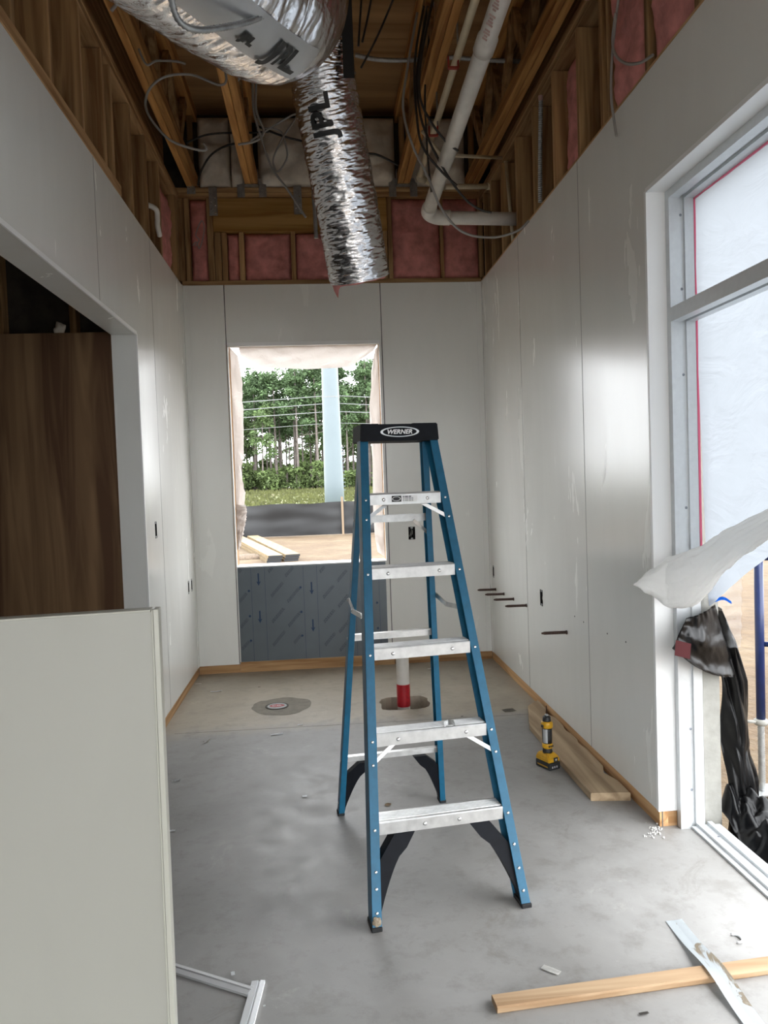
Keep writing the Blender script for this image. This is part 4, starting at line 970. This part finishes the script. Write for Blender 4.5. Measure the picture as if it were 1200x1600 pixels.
for (u, v), _, lb in bolts:
    q = at(u, v, x=XR); t = thing('anchor_bolt', lb, 'bolt', q)
    bm = bmesh.new(); tube(bm, [V((.02, 0, 0)), V((-.135, -.002, .002))], .009, 12, True); obj('shank', bm, 'rust', t, True)
    bm = bmesh.new(); tube(bm, [V((-.133, -.002, .002)), V((-.142, -.002, .002)), V((-.150, -.002, .002))], .0095, 6, True, lambda t_, th, r: r * (1 - .45 * t_)); obj('tip', bm, 'rust', t)
    bm = bmesh.new(); tube(bm, [V((-.0005, 0, 0)), V((-.006, 0, 0))], .012, 14); obj('washer', bm, 'rust', t, True)
for k, (u, v) in enumerate(((898, 963), (912, 972), (949, 990), (978, 1003))):
    q = at(u, v, x=XR - .0005); bm = bmesh.new(); dome(bm, (0, 0, 0), (-1, 0, 0), .0045, .5); o = obj('screw', bm, 'boxdark'); o.location = q; tag(o, 'tiny dark screw head in the right panels near the lone bolt', 'screw', 'screws in the right panels')

# stainless panel below the window, still in its printed film
t = thing('steel_panel', 'grey film covered steel panel with blue arrows under the window', 'panel', (-.690, D - .006, .086))
PW, PH = 1.20, .765
bm = bmesh.new(); quad_box(bm, (0, 0, 0), (PW, .005, PH)); obj('sheet', bm, 'ssfilm', t)
fm = lambda u, v: V((u, -.0006, v))
for x in (.105, .215, .525, .635, .945, 1.06, 1.14): one('film_seam', 'filmink', quad_box, (x, -.0005, .0), (x + .0022, 0, PH), parent=t)
def arrow(x, z):
    bm = bmesh.new(); pts = [(-.006, .05), (.006, .05), (.006, -.02), (.018, -.014), (0, -.052), (-.018, -.014), (-.006, -.02)]
    bm.faces.new([bm.verts.new((x + a, -.0007, z + b_)) for a, b_ in pts]); obj('arrow', bm, 'filmink', t)
for x, zs in ((.165, (.665, .36)), (.59, (.575, .27)), (1.01, (.48, .18))):
    for z in zs: arrow(x, z)
def star(x, z):
    bm = bmesh.new(); n = 16
    bm.faces.new([bm.verts.new((x + (.013 if k % 2 else .007) * math.cos(2 * PI * k / n), -.0007, z + (.013 if k % 2 else .007) * math.sin(2 * PI * k / n))) for k in range(n)]); obj('star', bm, 'filmink', t)
for x, z in ((.085, .575), (.085, .37), (.085, .17), (.50, .585), (.50, .385), (.50, .19), (.925, .50), (.925, .30), (1.12, .43), (1.12, .22)): star(x, z)
def print_lines(x, z, L):
    bm = bmesh.new(); ca, sa = math.cos(.84), math.sin(.84)
    for r_ in range(3):
        s = .004 * r_
        while s < L:
            ln = .006 + .012 * random.random(); o_ = (r_ - 1) * .0085; e = min(s + ln, L)
            pts = [(s, o_ - .0022), (e, o_ - .0022), (e, o_ + .0022), (s, o_ + .0022)]
            bm.faces.new([bm.verts.new((x + p * ca - q * sa, -.0007, z + p * sa + q * ca)) for p, q in pts]); s = e + .004 + .003 * random.random()
    obj('film_print', bm, 'filmink2', t)
for x, z, L in ((.006, .49, .09), (.006, .28, .09), (.01, .10, .09), (.26, .52, .15), (.26, .31, .15), (.26, .12, .15), (.39, .47, .15), (.39, .27, .15), (.43, .13, .09), (.38, .68, .10), (.245, .72, .05), (.01, .73, .03), (.68, .49, .13), (.68, .29, .13), (.68, .10, .13), (.80, .41, .13), (.80, .20, .13), (.66, .70, .06), (.80, .62, .12), (.80, .05, .09)): print_lines(x, z, L)

t = thing('standpipe', 'white pipe wrapped in red tape rising from the square hole in the floor', 'pipe', (at(631, 1100, y=5.11).x, 5.11, -.12))
bm = bmesh.new(); disc_stack(bm, [(.0435, 0), (.0435, .50)], cap=False); disc_stack(bm, [(.038, .50), (.038, .3)], cap=False); disc_stack(bm, [(.0435, .4999), (.038, .5)], cap=False); obj('pipe', bm, 'pvc', t, True)
bm = bmesh.new(); disc_stack(bm, [(.0445, .10), (.0455, .12), (.0450, .16), (.0458, .20), (.0450, .24), (.0455, .252)], cap=False); obj('red_tape', bm, 'redtape', t, True)

# patched floor clean-out
c = at(433, 1104, z=0)
bm = bmesh.new(); vs = []
for k in range(40):
    th_ = 2 * PI * k / 40; r_ = 1 + .16 * noise.noise(V((math.cos(th_) * 1.6, math.sin(th_) * 1.6, 3))) + .05 * noise.noise(V((math.cos(th_) * 6, math.sin(th_) * 6, 3)))
    vs.append(bm.verts.new((c.x + .03 + .205 * r_ * math.cos(th_), c.y + .01 + .20 * r_ * math.sin(th_), .0015)))
bm.faces.new(vs); o = obj('floor_patch', bm, 'patch'); o['kind'] = 'structure'
t = thing('cleanout_cover', 'round metal floor cover with red centre set in a brown mortar patch', 'floor cover', (c.x, c.y, .0015))
bm = bmesh.new(); disc_stack(bm, [(.078, 0), (.080, .004), (.070, .005), (.068, .003)], seg=32); obj('rim', bm, 'debrisdark', t, True)
bm = bmesh.new(); disc_stack(bm, [(.066, .0032), (.064, .0045)], seg=32); obj('lid', bm, 'steel', t)
bm = bmesh.new(); ell(bm, 0, 0, .052, .034, 0)
for q in bm.verts: q.co = V((q.co.x, q.co.z, .005))
obj('red_marking', bm, flat('red_marking', (.35, .07, .07), .6), t)
textmesh('marking', 'C.O.', .034, 'silver', t, lambda u, v: V((u, v, .0054)), bold=.001)

# ------------------------------------------------------------------ cut-out tool
t = thing('cordless_cutout_tool', 'yellow and black cordless cutting tool standing upright on its battery', 'power tool', (at(858, 1200, z=0).x, at(858, 1200, z=0).y + .02, 0), math.radians(24))
bm = bmesh.new(); bevbox(bm, (-.036, -.055, 0), (.036, .055, .036), .005, 2); bt = obj('battery', bm, 'tooldark', t)
for s in (-1, 1): one('battery_stripe', 'yellow', quad_box, (min(s * .0362, s * .0355), -.04, .012), (max(s * .0362, s * .0355), .04, .018), parent=bt)
for k in range(3): one('battery_mark', 'silver', quad_box, (-.02 + .014 * k, -.0556, .010), (-.012 + .014 * k, -.0549, .020), parent=bt)
bm = bmesh.new(); tmp = [(-.037, -.052), (.037, -.052), (.037, .052), (-.037, .052)]
r0 = [bm.verts.new((x, y, .037)) for x, y in tmp]; r1 = [bm.verts.new((x, y, .058)) for x, y in tmp]; r2 = [bm.verts.new((x * .72, y * .62 + .006, .078)) for x, y in tmp]
for A, B in ((r0, r1), (r1, r2)):
    for k in range(4): bm.faces.new((A[k], A[(k + 1) % 4], B[(k + 1) % 4], B[k]))
bm.faces.new(r0[::-1]); bm.faces.new(r2); bmesh.ops.bevel(bm, geom=list(bm.edges), offset=.005, segments=2, affect='EDGES'); sh = obj('battery_shoe', bm, 'yellow', t)
bm = bmesh.new(); bevbox(bm, (-.006, -.0545, .040), (.022, -.050, .062), .002, 1); bd = obj('gauge_badge', bm, 'tooldark', sh)
bm = bmesh.new(); ell(bm, .008, .051, .0055, .0055, -.0550); obj('gauge_mark', bm, 'silver', bd)
bm = bmesh.new(); disc_stack(bm, [(.024, .074), (.026, .085), (.022, .095), (.0235, .100)]); obj('neck', bm, 'tooldark', t, True)
bm = bmesh.new(); disc_stack(bm, [(.0245, .100), (.0275, .104), (.0275, .122), (.025, .126)]); co = obj('lower_collar', bm, 'yellow', t, True)
for k in range(3): one('vent_slot', 'tooldark', quad_box, (-.014 + k * .011, -.0285, .109), (-.007 + k * .011, -.0262, .118), parent=co)
bm = bmesh.new(); disc_stack(bm, [(.024, .126), (.0255, .15), (.0255, .185), (.0265, .205)]); gr = obj('grip', bm, 'tooldark', t, True)
bm = bmesh.new(); sheet(bm, 8, 8, lambda u, v: V((.0263 * math.cos(PI * .98 + u * 1.0), .0263 * math.sin(PI * .98 + u * 1.0), .130 + .072 * v))); o = obj('grey_label', bm, 'silver', gr); o['label'] = 'pale label on the grip'
bm = bmesh.new(); disc_stack(bm, [(.0275, .205), (.031, .210), (.031, .228), (.029, .236), (.024, .240)]); ye = obj('upper_collar', bm, 'yellow', t, True)
one('switch', 'tooldark', bevbox, (-.036, -.012, .212), (-.030, .004, .226), .0015, 1, parent=ye)
bm = bmesh.new(); disc_stack(bm, [(.022, .240), (.022, .246), (.0205, .248), (.0205, .262), (.015, .266)]); obj('nose', bm, 'tooldark', t, True)
bm = bmesh.new(); disc_stack(bm, [(.009, .266), (.009, .274), (.003, .276)]); obj('collet', bm, 'steel', t, True)
bm = bmesh.new(); disc_stack(bm, [(.0018, .27), (.0018, .318), (.0005, .32)], seg=10); obj('bit', bm, 'rust', t, True)

# ------------------------------------------------------------------ lumber and scraps on the floor
bm = bmesh.new(); n_ = 30
prof0 = [(-.088, 0), (.088, 0), (.090, .004), (.090, .034), (.086, .038), (-.086, .038), (-.090, .034), (-.090, .004)]
rings = []
for i in range(n_ + 1):
    u = i / n_; yv = 3.365 + 1.43 * u; xc = 1.277 - .004 * u; ring = []
    cut = .05 * max(0, noise.noise(V((u * 9, 3, 3))) - .0) * (1 if u > .12 else 0) + (.012 if .42 < u < .5 else 0)
    cutL = .10 * max(0, u - .72) / .28
    for x, z in prof0:
        x_ = min(x, .090 - cut) if x > 0 else max(x, -.090 + cutL)
        ring.append(bm.verts.new((xc + x_, yv - .012 * (x / .09) * (1 - u) + (.03 * x / .09 if i == n_ else 0), z + .006 * u * (1 + x / .09))))
    rings.append(ring)
for A, B in zip(rings, rings[1:]):
    for k in range(8): bm.faces.new((A[k], A[(k + 1) % 8], B[(k + 1) % 8], B[k]))
bm.faces.new(rings[0][::-1]); bm.faces.new(rings[-1])
tag(obj('plank', bm, 'plank'), 'rough weathered plank lying against the base of the right wall', 'plank')
# strip of wood and the stained white strip across it
a, b_ = V((.437, 2.083, .010)), V((1.62, 2.163, .010)); bm = bmesh.new(); d = (b_ - a).normalized(); s_ = V((-d.y, d.x, 0))
sweep(bm, [(-.029, -.006), (-.026, -.010), (.026, -.010), (.029, -.006), (.029, .006), (.025, .010), (-.025, .010), (-.029, .006)], a, b_, s_, V((0, 0, 1)))
o = obj('wood_strip', bm, 'board'); tag(o, 'long pale wood strip lying at the front of the floor', 'wood strip')
bm = bmesh.new()
def ws(u, v):
    p = V((1.124, 2.417, 0)).lerp(V((1.112, 1.70, 0)), u); z = .0015 + .0215 * math.exp(-((p.y - 2.125) / .12) ** 2) + .004 * math.sin(PI * u)
    return V((p.x + (v - .5) * .058 - .02 * math.sin(PI * u) * .3, p.y + (v - .5) * .004, z + .002 * abs(v - .5)))
sheet(bm, 60, 6, ws); bmesh.ops.solidify(bm, geom=list(bm.faces), thickness=-.0022)
tag(obj('panel_offcut', bm, 'strip'), 'white strip smeared with glue lying across the pale wood strip', 'offcut')
def jtrim(name, p, q, wd, label, mat):
    p, q = V(p), V(q); d = (q - p).normalized(); s_ = V((-d.y, d.x, 0)); bm = bmesh.new()
    h = [(-.5, 0), (.5, 0), (.5, .009), (.16, .010), (.13, .006), (.02, .006), (-.01, .009), (-.5, .007)]
    sweep(bm, [(a * wd, b_) for a, b_ in h], p, q, s_, V((0, 0, 1)))
    tag(obj(name, bm, mat), label, 'trim piece')
jtrim('trim_strip', at(268, 1514, z=0), at(391, 1552, z=0), .034, 'grey plastic trim strip on the floor touching the ivory panel', 'trimgrey')
jtrim('trim_strip', at(404, 1536, z=0), at(376, 1640, z=0), .040, 'whiter plastic trim strip at the bottom edge of the floor', 'trimwhite')
def scrap(u, v, L, wd, rot, label, mat='debris', h=.003, bent=0.0):
    L *= 1.15; wd *= 1.45
    c = at(u, v, z=0); bm = bmesh.new()
    sheet(bm, 6, 3, lambda a, b_: V(((a - .5) * L, (b_ - .5) * wd * (1 - .25 * abs(a - .5)), h + .0006 + bent * (2 * (a - .5)) ** 2 + .0006 * noise.noise(V((a * 3, b_ * 3, u))))))
    bmesh.ops.solidify(bm, geom=list(bm.faces), thickness=-h); o = obj('scrap', bm, mat); o.location = c; o.rotation_euler = (0, 0, rot)
    tag(o, label, 'scrap')
scrap(861, 1517, .050, .017, -.75, 'grey scrap chip behind the pale wood strip')
scrap(1025, 1523, .014, .007, -.6, 'tiny white chip between wood strip and stained strip', 'trimwhite')
scrap(866, 1550, .17, .012, .10, 'thin white sliver tucked behind the pale wood strip', 'trimwhite')
scrap(433, 1148, .065, .018, .25, 'white chip on the floor next to the saw joint', 'trimwhite')
scrap(338, 1081, .075, .014, .18, 'pale curled chip lying between left wall and floor cover', 'trimwhite', bent=.004)
scrap(310, 1069, .04, .018, .1, 'pale chip in the left corner by the base plate')
scrap(469, 1133, .03, .01, .2, 'small white chip right on the saw joint', 'trimwhite')
scrap(476, 1245, .020, .016, 0, 'bright round chip on the floor left of the ladder', 'trimwhite')
scrap(606, 1258, .026, .018, .9, 'tan chip on the floor inside the ladder', 'plank')
scrap(275, 1221, .036, .016, .3, 'white chip by the left wall near the ivory panel', 'trimwhite', bent=.003)
scrap(269, 1299, .024, .012, .1, 'small pale chip beside the edge of the ivory panel', 'trimwhite')
scrap(323, 1160, .045, .010, .8, 'grey curled shaving below the saw joint on the left', 'debris', bent=.012)
scrap(405, 1074, .016, .010, 0, 'little dark chip behind the floor cover', 'debrisdark')
scrap(675, 1045, .06, .016, .15, 'pale chip near the window wall behind the ladder', 'debris')
scrap(795, 1110, .07, .05, .2, 'thin square of film on the floor left of the plank end', 'patch', .001)
scrap(722, 1120, .015, .01, .3, 'tiny dark crumb right of the floor hole', 'debrisdark')
scrap(1006, 1585, .025, .007, .1, 'dark twig of debris in front of the pale wood strip', 'debrisdark')
scrap(364, 1524, .010, .014, .2, 'tiny white crumb above the grey trim strip', 'trimwhite', .006)
scrap(413, 1573, .006, .005, .2, 'tiny white crumb beside the whiter trim strip', 'trimwhite', .003)
c = at(1150, 1468, z=0); bm = bmesh.new(); tube(bm, [V((.017 * math.cos(k / 12 * 3.8 - 2.0), .022 * math.sin(k / 12 * 3.8 - 2.0), .004)) for k in range(13)], .004, 8); o = obj('curled_shaving', bm, 'trimwhite', None, True); o.location = c; tag(o, 'white curled shaving near the storefront sill', 'scrap')
bm = bmesh.new()
for k in range(46):
    c = at(1022 + random.gauss(0, 9), 1298 + random.gauss(0, 7), z=0); q = random.uniform(.002, .005)
    bmesh.ops.create_icosphere(bm, subdivisions=1, radius=q, matrix=Matrix.Translation((c.x, c.y, q * .8)))
o = obj('sawdust_crumbs', bm, 'debris'); tag(o, 'pale crumbs scattered on the floor at the right wall end', 'crumbs', None, 'stuff')

# ------------------------------------------------------------------ thick panel leaning at the viewer's left
HY = 1.56; q = at(246, 952, y=HY); TILT = math.radians(3.4)
t = thing('leaning_panel', 'thick ivory panel with pale edge trim standing in the left foreground', 'panel', (q.x + .012, HY - q.z * math.tan(TILT), .0045), math.radians(7.0))
t.rotation_euler = (-TILT, 0, math.radians(7.0)); hz = q.z / math.cos(TILT) - .004
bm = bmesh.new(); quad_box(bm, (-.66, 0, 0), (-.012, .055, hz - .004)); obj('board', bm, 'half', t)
bm = bmesh.new(); bevbox(bm, (-.0115, -.002, 0), (-.001, .057, hz), .0015, 2); obj('end_trim', bm, 'halftrim', t)
bm = bmesh.new(); bevbox(bm, (-.0150, -.0028, 0), (-.0118, -.0002, hz), .001, 1); obj('end_bead', bm, 'halftrim', t)
bm = bmesh.new(); bevbox(bm, (-.66, -.002, hz - .0038), (-.016, .057, hz), .001, 1); obj('top_trim', bm, 'halftrim', t)
# studs above the plywood in the alcove, and a foam smear
for k, x in enumerate((-2.65, -2.24, -1.83, -1.42)): stud_at(x, x + .038, 4.63, 4.715, 2.43, 3.9, 'dark stud above the brown plywood seen through the left opening', 'studs above the brown plywood', 'web')
q = at(90, 512, y=4.56); bm = bmesh.new(); bmesh.ops.create_icosphere(bm, subdivisions=3, radius=.03, matrix=Matrix.Translation((0, 0, .02)) @ Matrix.Diagonal((1.1, .6, 1.4, 1)))
for p in bm.verts: p.co += p.co * .4 * noise.noise(p.co * 40)
o = obj('foam_blob', bm, 'batt', None, True); o.location = V((q.x, 4.60, 2.425)); tag(o, 'small pale foam blob on the top edge of the brown plywood', 'foam')

# ------------------------------------------------------------------ rags of film left round the window hole
YR = 6.385
def rag(name, label, left, right, seed, y=YR, dep=.03, nu=10, nv=60):
    """strip of film between two pixel polylines (left edge, right edge), read off at the outer wall face"""
    def along(pl, t):
        f_ = t * (len(pl) - 1); i = min(int(f_), len(pl) - 2); k = f_ - i
        return pl[i][0] + (pl[i + 1][0] - pl[i][0]) * k, pl[i][1] + (pl[i + 1][1] - pl[i][1]) * k
    def fn(u, v):
        (a, b_), (c, d) = along(left, v), along(right, v)
        p = at(a + (c - a) * u, b_ + (d - b_) * u, y=y)
        jag = .010 * noise.noise(V((v * 30, seed, 3))) * u
        return p + V((jag, -dep * (noise.noise(V((u * 3, v * 9, seed))) * .8 + .5 * math.sin(PI * u)), 0))
    bm = bmesh.new(); sheet(bm, nu, nv, fn)
    return tag(obj(name, bm, 'filmrag', None, True), label, 'plastic film')
rag('torn_film', 'torn milky film hanging down the left edge of the window hole', [(357, 541), (360, 600), (362, 680), (364, 740), (365, 800), (369, 850)], [(372, 556), (378, 590), (380, 640), (381, 715), (377, 730), (378, 745), (383, 770), (382, 800), (374, 845)], 1)
rag('torn_film', 'bunched rag of film low on the left edge of the window hole', [(364, 788), (366, 810), (368, 835), (371, 860)], [(384, 789), (386, 800), (383, 822), (375, 858)], 2, 6.36, .05)
rag('torn_film', 'milky film sagging along the top edge of the window hole', [(372, 540), (430, 538), (480, 536), (535, 535), (592, 533)], [(376, 556), (412, 574), (478, 577), (545, 574), (583, 549)], 3, 6.38, .02, 12, 80)
rag('torn_film', 'torn milky film hanging down the right edge of the window hole', [(586, 545), (580, 580), (580, 605), (577, 632), (578, 665), (582, 720), (583, 800), (586, 840), (590, 862)], [(596, 536), (597, 580), (598, 640), (600, 700), (602, 760), (603, 800), (604, 830), (605, 850), (605, 872)], 4)

# ------------------------------------------------------------------ outside: ground, fence, lumber, scaffold
GZ = -.15
bm = bmesh.new(); sheet(bm, 60, 60, lambda u, v: V((-70 + 140 * u, -60 + 86.5 * v, GZ + .05 * noise.noise(V((u * 60, v * 40, 0))) if v > .775 or u > .53 else GZ - .03)))
struct('ground_sand', bm, 'sand', True)
def gz(y): return GZ + max(0, (y - 27)) / 85 * .95
bm = bmesh.new(); sheet(bm, 30, 50, lambda u, v: V((-160 + 320 * u, 26 + 260 * v * v, gz(min(26 + 260 * v * v, 118)) + .1 * noise.noise(V((u * 30, v * 30, 4))))))
struct('ground_meadow', bm, 'meadow', True)
rng = random.Random(3)
bm = bmesh.new()
for k in range(5200):
    y = 28 + 86 * rng.random() ** .8; x = rng.uniform(-.13, .13) * y + rng.uniform(-2, 2); h = rng.uniform(.12, .34) * (1.5 if y > 92 else 1); z = gz(y); wd = rng.uniform(.10, .3); th_ = rng.uniform(0, PI)
    vs = [bm.verts.new(p) for p in ((x - wd * math.cos(th_), y - wd * math.sin(th_), z - .05), (x + wd * math.cos(th_), y + wd * math.sin(th_), z - .05), (x + rng.uniform(-.2, .2), y, z + h))]; bm.faces.new(vs)
o = obj('meadow_grass', bm, 'grassb', None, False, False); tag(o, 'patchy green and straw grass between the black fence and pine trees', 'grass', None, 'stuff')

FY = 25.0
t = thing('silt_fence', 'long low black fabric silt fence across the sandy yard', 'fence', (0, FY, 0))
def fence_fn(u, v):
    x = -9 + 26 * u; top = at(385, 790, y=FY).z + .004 * x; z = GZ + .02 + (top - GZ) * v
    return V((x, .06 * math.sin(u * 55) * v + .05 * noise.noise(V((u * 30, v * 3, 2))), z - .06 * v * abs(math.sin(u * 13.5 * PI)) ** 3 * .6))
bm = bmesh.new(); sheet(bm, 160, 12, fence_fn); obj('fabric', bm, 'siltfab', t, True)
xs0 = at(535, 800, y=FY).x
for x in (xs0 - 6.2, xs0 - 3.6 - .9, xs0, xs0 + 2.4, xs0 + 4.8, xs0 + 7.2):
    bm = bmesh.new(); quad_box(bm, (x - .035, -.12, GZ - .1), (x + .035, -.06, at(535, 776, y=FY).z)); obj('stake', bm, 'stake', t)
a, b_ = at(472, 833, z=GZ + .05), at(545, 829, z=GZ + .05); bm = bmesh.new(); bar(bm, a, b_, .16, .05); tag(obj('ground_board', bm, 'stake'), 'lone board lying on the sand before the black fence', 'board')
for k, (ue, ve, uf, vf, side) in enumerate(((428, 879, 362, 842, 'nearer, left'), (455, 877, 378, 837, 'farther, right'))):
    e, f_ = at(ue, ve, z=GZ), at(uf, vf, z=GZ); d = (f_ - e).normalized(); ft_ = e + d * 7.2
    for j in range(3):
        off = V((.02 * ((j * 7) % 3), 0, .026 + .052 * j)); bm = bmesh.new(); bar(bm, e + off, ft_ + off, .32, .05)
        nm = ('bottom', 'middle', 'top')[j]
        o = obj('lumber_board', bm, 'lumber'); tag(o, f'{nm} long yellow board of the {side} lumber pile outside the window', 'board', 'lumber piles outside the window')
        bm = bmesh.new(); bar(bm, e + off - d * .012, e + off - d * .002, .315, .044); obj('dark_end', bm, 'lumend', o)
for k, (u, v, lb) in enumerate(((385, 873, 'brown dirt clod beside the lumber piles'), (402, 835, 'pale stone at the foot of the black fence'))):
    c = at(u, v, z=GZ); bm = bmesh.new(); bmesh.ops.create_icosphere(bm, subdivisions=3, radius=.22 if k == 0 else .16, matrix=Matrix.Diagonal((2.2, 1.2, .5, 1)))
    for p in bm.verts: p.co *= 1 + .3 * noise.noise(p.co * 3 + V((k, 0, 0)))
    o = obj('dirt_clod' if k == 0 else 'stone', bm, 'stake' if k else 'pit', None, True); o.location = c; tag(o, lb, 'stone' if k else 'dirt')

t = thing('scaffold_frame', 'navy blue scaffold frame on screw jacks standing outside the storefront', 'scaffold', (2.2, 0, GZ))
pl = at(1187, 1000, x=2.2); py = pl.y
bm = bmesh.new(); tube(bm, [(0, py, .37), (0, py, 1.29)], .022, 20); obj('leg', bm, 'bluepaint', t, True)
bm = bmesh.new(); tube(bm, [(.9, py - .35, .37), (.9, py - .35, 1.29)], .022, 20); obj('leg', bm, 'bluepaint', t, True)
for z in (1.20, .76): bm = bmesh.new(); tube(bm, [(0, py, z), (.9, py - .35, z)], .013, 12); obj('rung', bm, 'bluepaint', t, True)
bm = bmesh.new(); bevbox(bm, (-.03, py - .028, 1.29), (.03, py + .028, 1.335), .004, 1); obj('leg_cap', bm, 'bluepaint', t)
for x, y in ((0, py), (.9, py - .35)):
    bm = bmesh.new(); tube(bm, [V((x, y, .0)).lerp(V((x, y, .37)), k / 74) for k in range(75)], .0165, 12, True, lambda a, th_, r: r * (1 + .1 * math.cos(PI * round(a * 74)))); obj('screw_jack', bm, 'steel', t, True)
    bm = bmesh.new(); disc_stack(bm, [(.03, .345), (.036, .355), (.036, .368), (.026, .375)], (x, y, 0), 16); bar(bm, (x - .02, y, .36), (x - .085, y - .02, .372), .018, .012); obj('jack_nut', bm, 'cement', t, True)
    bm = bmesh.new(); quad_box(bm, (x - .07, y - .07, 0), (x + .07, y + .07, .006)); obj('jack_foot', bm, 'steel', t)

# utility pole and lines
PY = 29.0
pb_, pt_ = at(523, 789, y=PY), at(514, 560, y=PY)
t = thing('utility_pole', 'tall pale blue steel utility pole rising in front of the pine trees', 'pole', (pb_.x, PY, GZ))
wb, wt = 15.8 * PY / F_PX, 12.6 * PY / F_PX; hh = pt_.z - GZ
bm = bmesh.new(); rings = []
for k in range(9):
    f_ = k / 8 * 2.2; r_ = wb + (wt - wb) * f_; rings.append((r_, hh * f_))
disc_stack(bm, rings, (0, 0, 0), 28); obj('shaft', bm, 'pole', t, True)
zj = at(516, 621, y=PY).z - GZ
bm = bmesh.new(); r_ = wb + (wt - wb) * zj / hh; disc_stack(bm, [(r_ + .012, zj - .02), (r_ + .012, zj + .02)], (0, 0, 0), 12, True); obj('joint_band', bm, 'wire', t)
for k in range(12): z = at(540, 700 + 6 * k if k else 700, y=PY).z - GZ; r_ = wb + (wt - wb) * z / hh; one('step_bolt', 'pole', quad_box, (r_ * .9, -.02, z), (r_ + .07, .02, z + .03), parent=t)
for i, (vl, vm, vr) in enumerate(((629, 618, 621), (641, 630, 633), (653, 643, 645), (672, 661, 662))):
    a, m_, b_ = at(375, vl, y=PY + 1.2), at(519, vm, y=PY + .36), at(585, vr, y=PY + .6)
    l2 = a + (a - m_) * 3; r2 = b_ + (b_ - m_) * 5
    bm = bmesh.new(); tube(bm, [l2, a, m_, b_, r2], .016 if i < 3 else .010, 6)
    tag(obj('power_line', bm, 'wire'), ('highest', 'second highest', 'third highest', 'lowest, thinnest')[i] + ' of the four power lines crossing behind the pole', 'power line')

# ------------------------------------------------------------------ pine wood beyond the meadow
def leaves(bm, c, rx_, rz_, n, size, rg):
    for _ in range(n):
        d = V((rg.gauss(0, 1), rg.gauss(0, 1), rg.gauss(0, 1))).normalized() * rg.random() ** .4
        p = c + V((d.x * rx_, d.y * rx_, d.z * rz_)); s = size * rg.uniform(.5, 1.2)
        a = V((rg.gauss(0, 1), rg.gauss(0, 1), rg.gauss(0, .6))).normalized(); b_ = a.orthogonal().normalized(); b_.rotate(Matrix.Rotation(rg.uniform(0, 2 * PI), 3, a))
        bm.faces.new([bm.verts.new(q) for q in (p - a * s, p + b_ * s * .42, p + a * s, p - b_ * s * .42)])
def pine(seed, ht, crown, mat, label):
    rg = random.Random(seed); t = thing('pine_tree', label, 'tree', group='pine trees beyond the meadow')
    pts = [V((0, 0, -.4))]; bx_, by_ = rg.uniform(-.5, .5), rg.uniform(-.5, .5)
    for k in range(1, 9): f_ = k / 8; pts.append(V((bx_ * f_ * f_, by_ * f_ * f_, ht * f_)))
    bm = bmesh.new(); r0_ = ht * .0115; tube(bm, pts, r0_, 8, True, lambda a, th_, r: r * (1.05 - .8 * a))
    for k in range(7):
        z = ht * rg.uniform(.35, .8); th_ = rg.uniform(0, 2 * PI); L = rg.uniform(.8, 2.2); tube(bm, [(bx_ * .3, by_ * .3, z), (L * math.cos(th_), L * math.sin(th_), z + rg.uniform(-.2, .7))], .05, 5)
    obj('trunk', bm, 'bark', t)
    bm = bmesh.new()
    for k in range(26):
        f_ = rg.random() ** .8; z = ht * (crown + (1.0 - crown) * f_); rad = (1 - f_ * .75) * ht * .13 + .5
        th_ = rg.uniform(0, 2 * PI); rr = rad * rg.random() ** .5; leaves(bm, V((bx_ * f_ + rr * math.cos(th_), by_ * f_ + rr * math.sin(th_), z)), rg.uniform(.9, 1.7), rg.uniform(.5, .9), 80, .34, rg)
    obj('foliage', bm, mat, t, False, False); return t
protos = [pine(11, 19.5, .52, 'needle', 'tall straight pine with dark crown beyond the meadow'), pine(12, 17.5, .45, 'needle2', 'lighter green pine beyond the meadow'),
          pine(13, 20.5, .58, 'needle', 'bare trunked high crowned pine beyond the meadow'), pine(14, 15.5, .38, 'needle2', 'shorter bushy pine beyond the meadow')]
rg = random.Random(5); used = [0] * 4
for k in range(132):
    i = rg.choice((0, 0, 1, 2, 2, 3)); y = (113, 119, 126, 134, 150, 165)[k % 6] + rg.uniform(-2, 2); x = -30 + 60 * ((k // 6) + rg.uniform(.0, 1.0)) / 22 + (k % 6) * .5
    s = rg.uniform(.74, 1.02); loc = V((x, y, gz(min(y, 118))))
    if not used[i]: o = protos[i]; o.location = loc; o.scale = (s, s, s); used[i] = 1; o.rotation_euler = (0, 0, rg.uniform(0, 6))
    else: copy_thing(protos[i], loc, rg.uniform(0, 6), None, (s, s, s))
def shrub(seed, h, label):
    rg = random.Random(seed); t = thing('bush', label, 'bush', group='bushes at the edge of the pine wood'); bm = bmesh.new()
    for k in range(16): z = h * rg.uniform(.1, .85); leaves(bm, V((rg.uniform(-1, 1) * (1.5 - z / h * .8), rg.uniform(-.8, .8), z)), rg.uniform(.6, 1.1), rg.uniform(.4, .9), 50, .34, rg)
    obj('foliage', bm, 'shrub', t, False, False); bm = bmesh.new(); tube(bm, [(0, 0, -.3), (.1, 0, h * .6)], .06, 6); obj('stem', bm, 'bark', t); return t
sp_ = [shrub(31, 3.2, 'low leafy bush under the pine trees'), shrub(32, 5.2, 'tall leafy bush under the pine trees')]; used = [0, 0]
for k in range(84):
    i = 0 if rg.random() < .6 else 1; y = (110, 115, 120, 138, 158, 180)[k % 6] + rg.uniform(-1, 1); x = -28 + 56 * (k + rg.random()) / 84; s = rg.uniform(.7, 1.15) * (1, 1, 1, 1.3, 1.6, 1.9)[k % 6]; loc = V((x, y, gz(min(y, 118))))
    if not used[i]: o = sp_[i]; o.location = loc; o.scale = (s, s, s); used[i] = 1
    else: copy_thing(sp_[i], loc, rg.uniform(0, 6), None, (s, s, s))
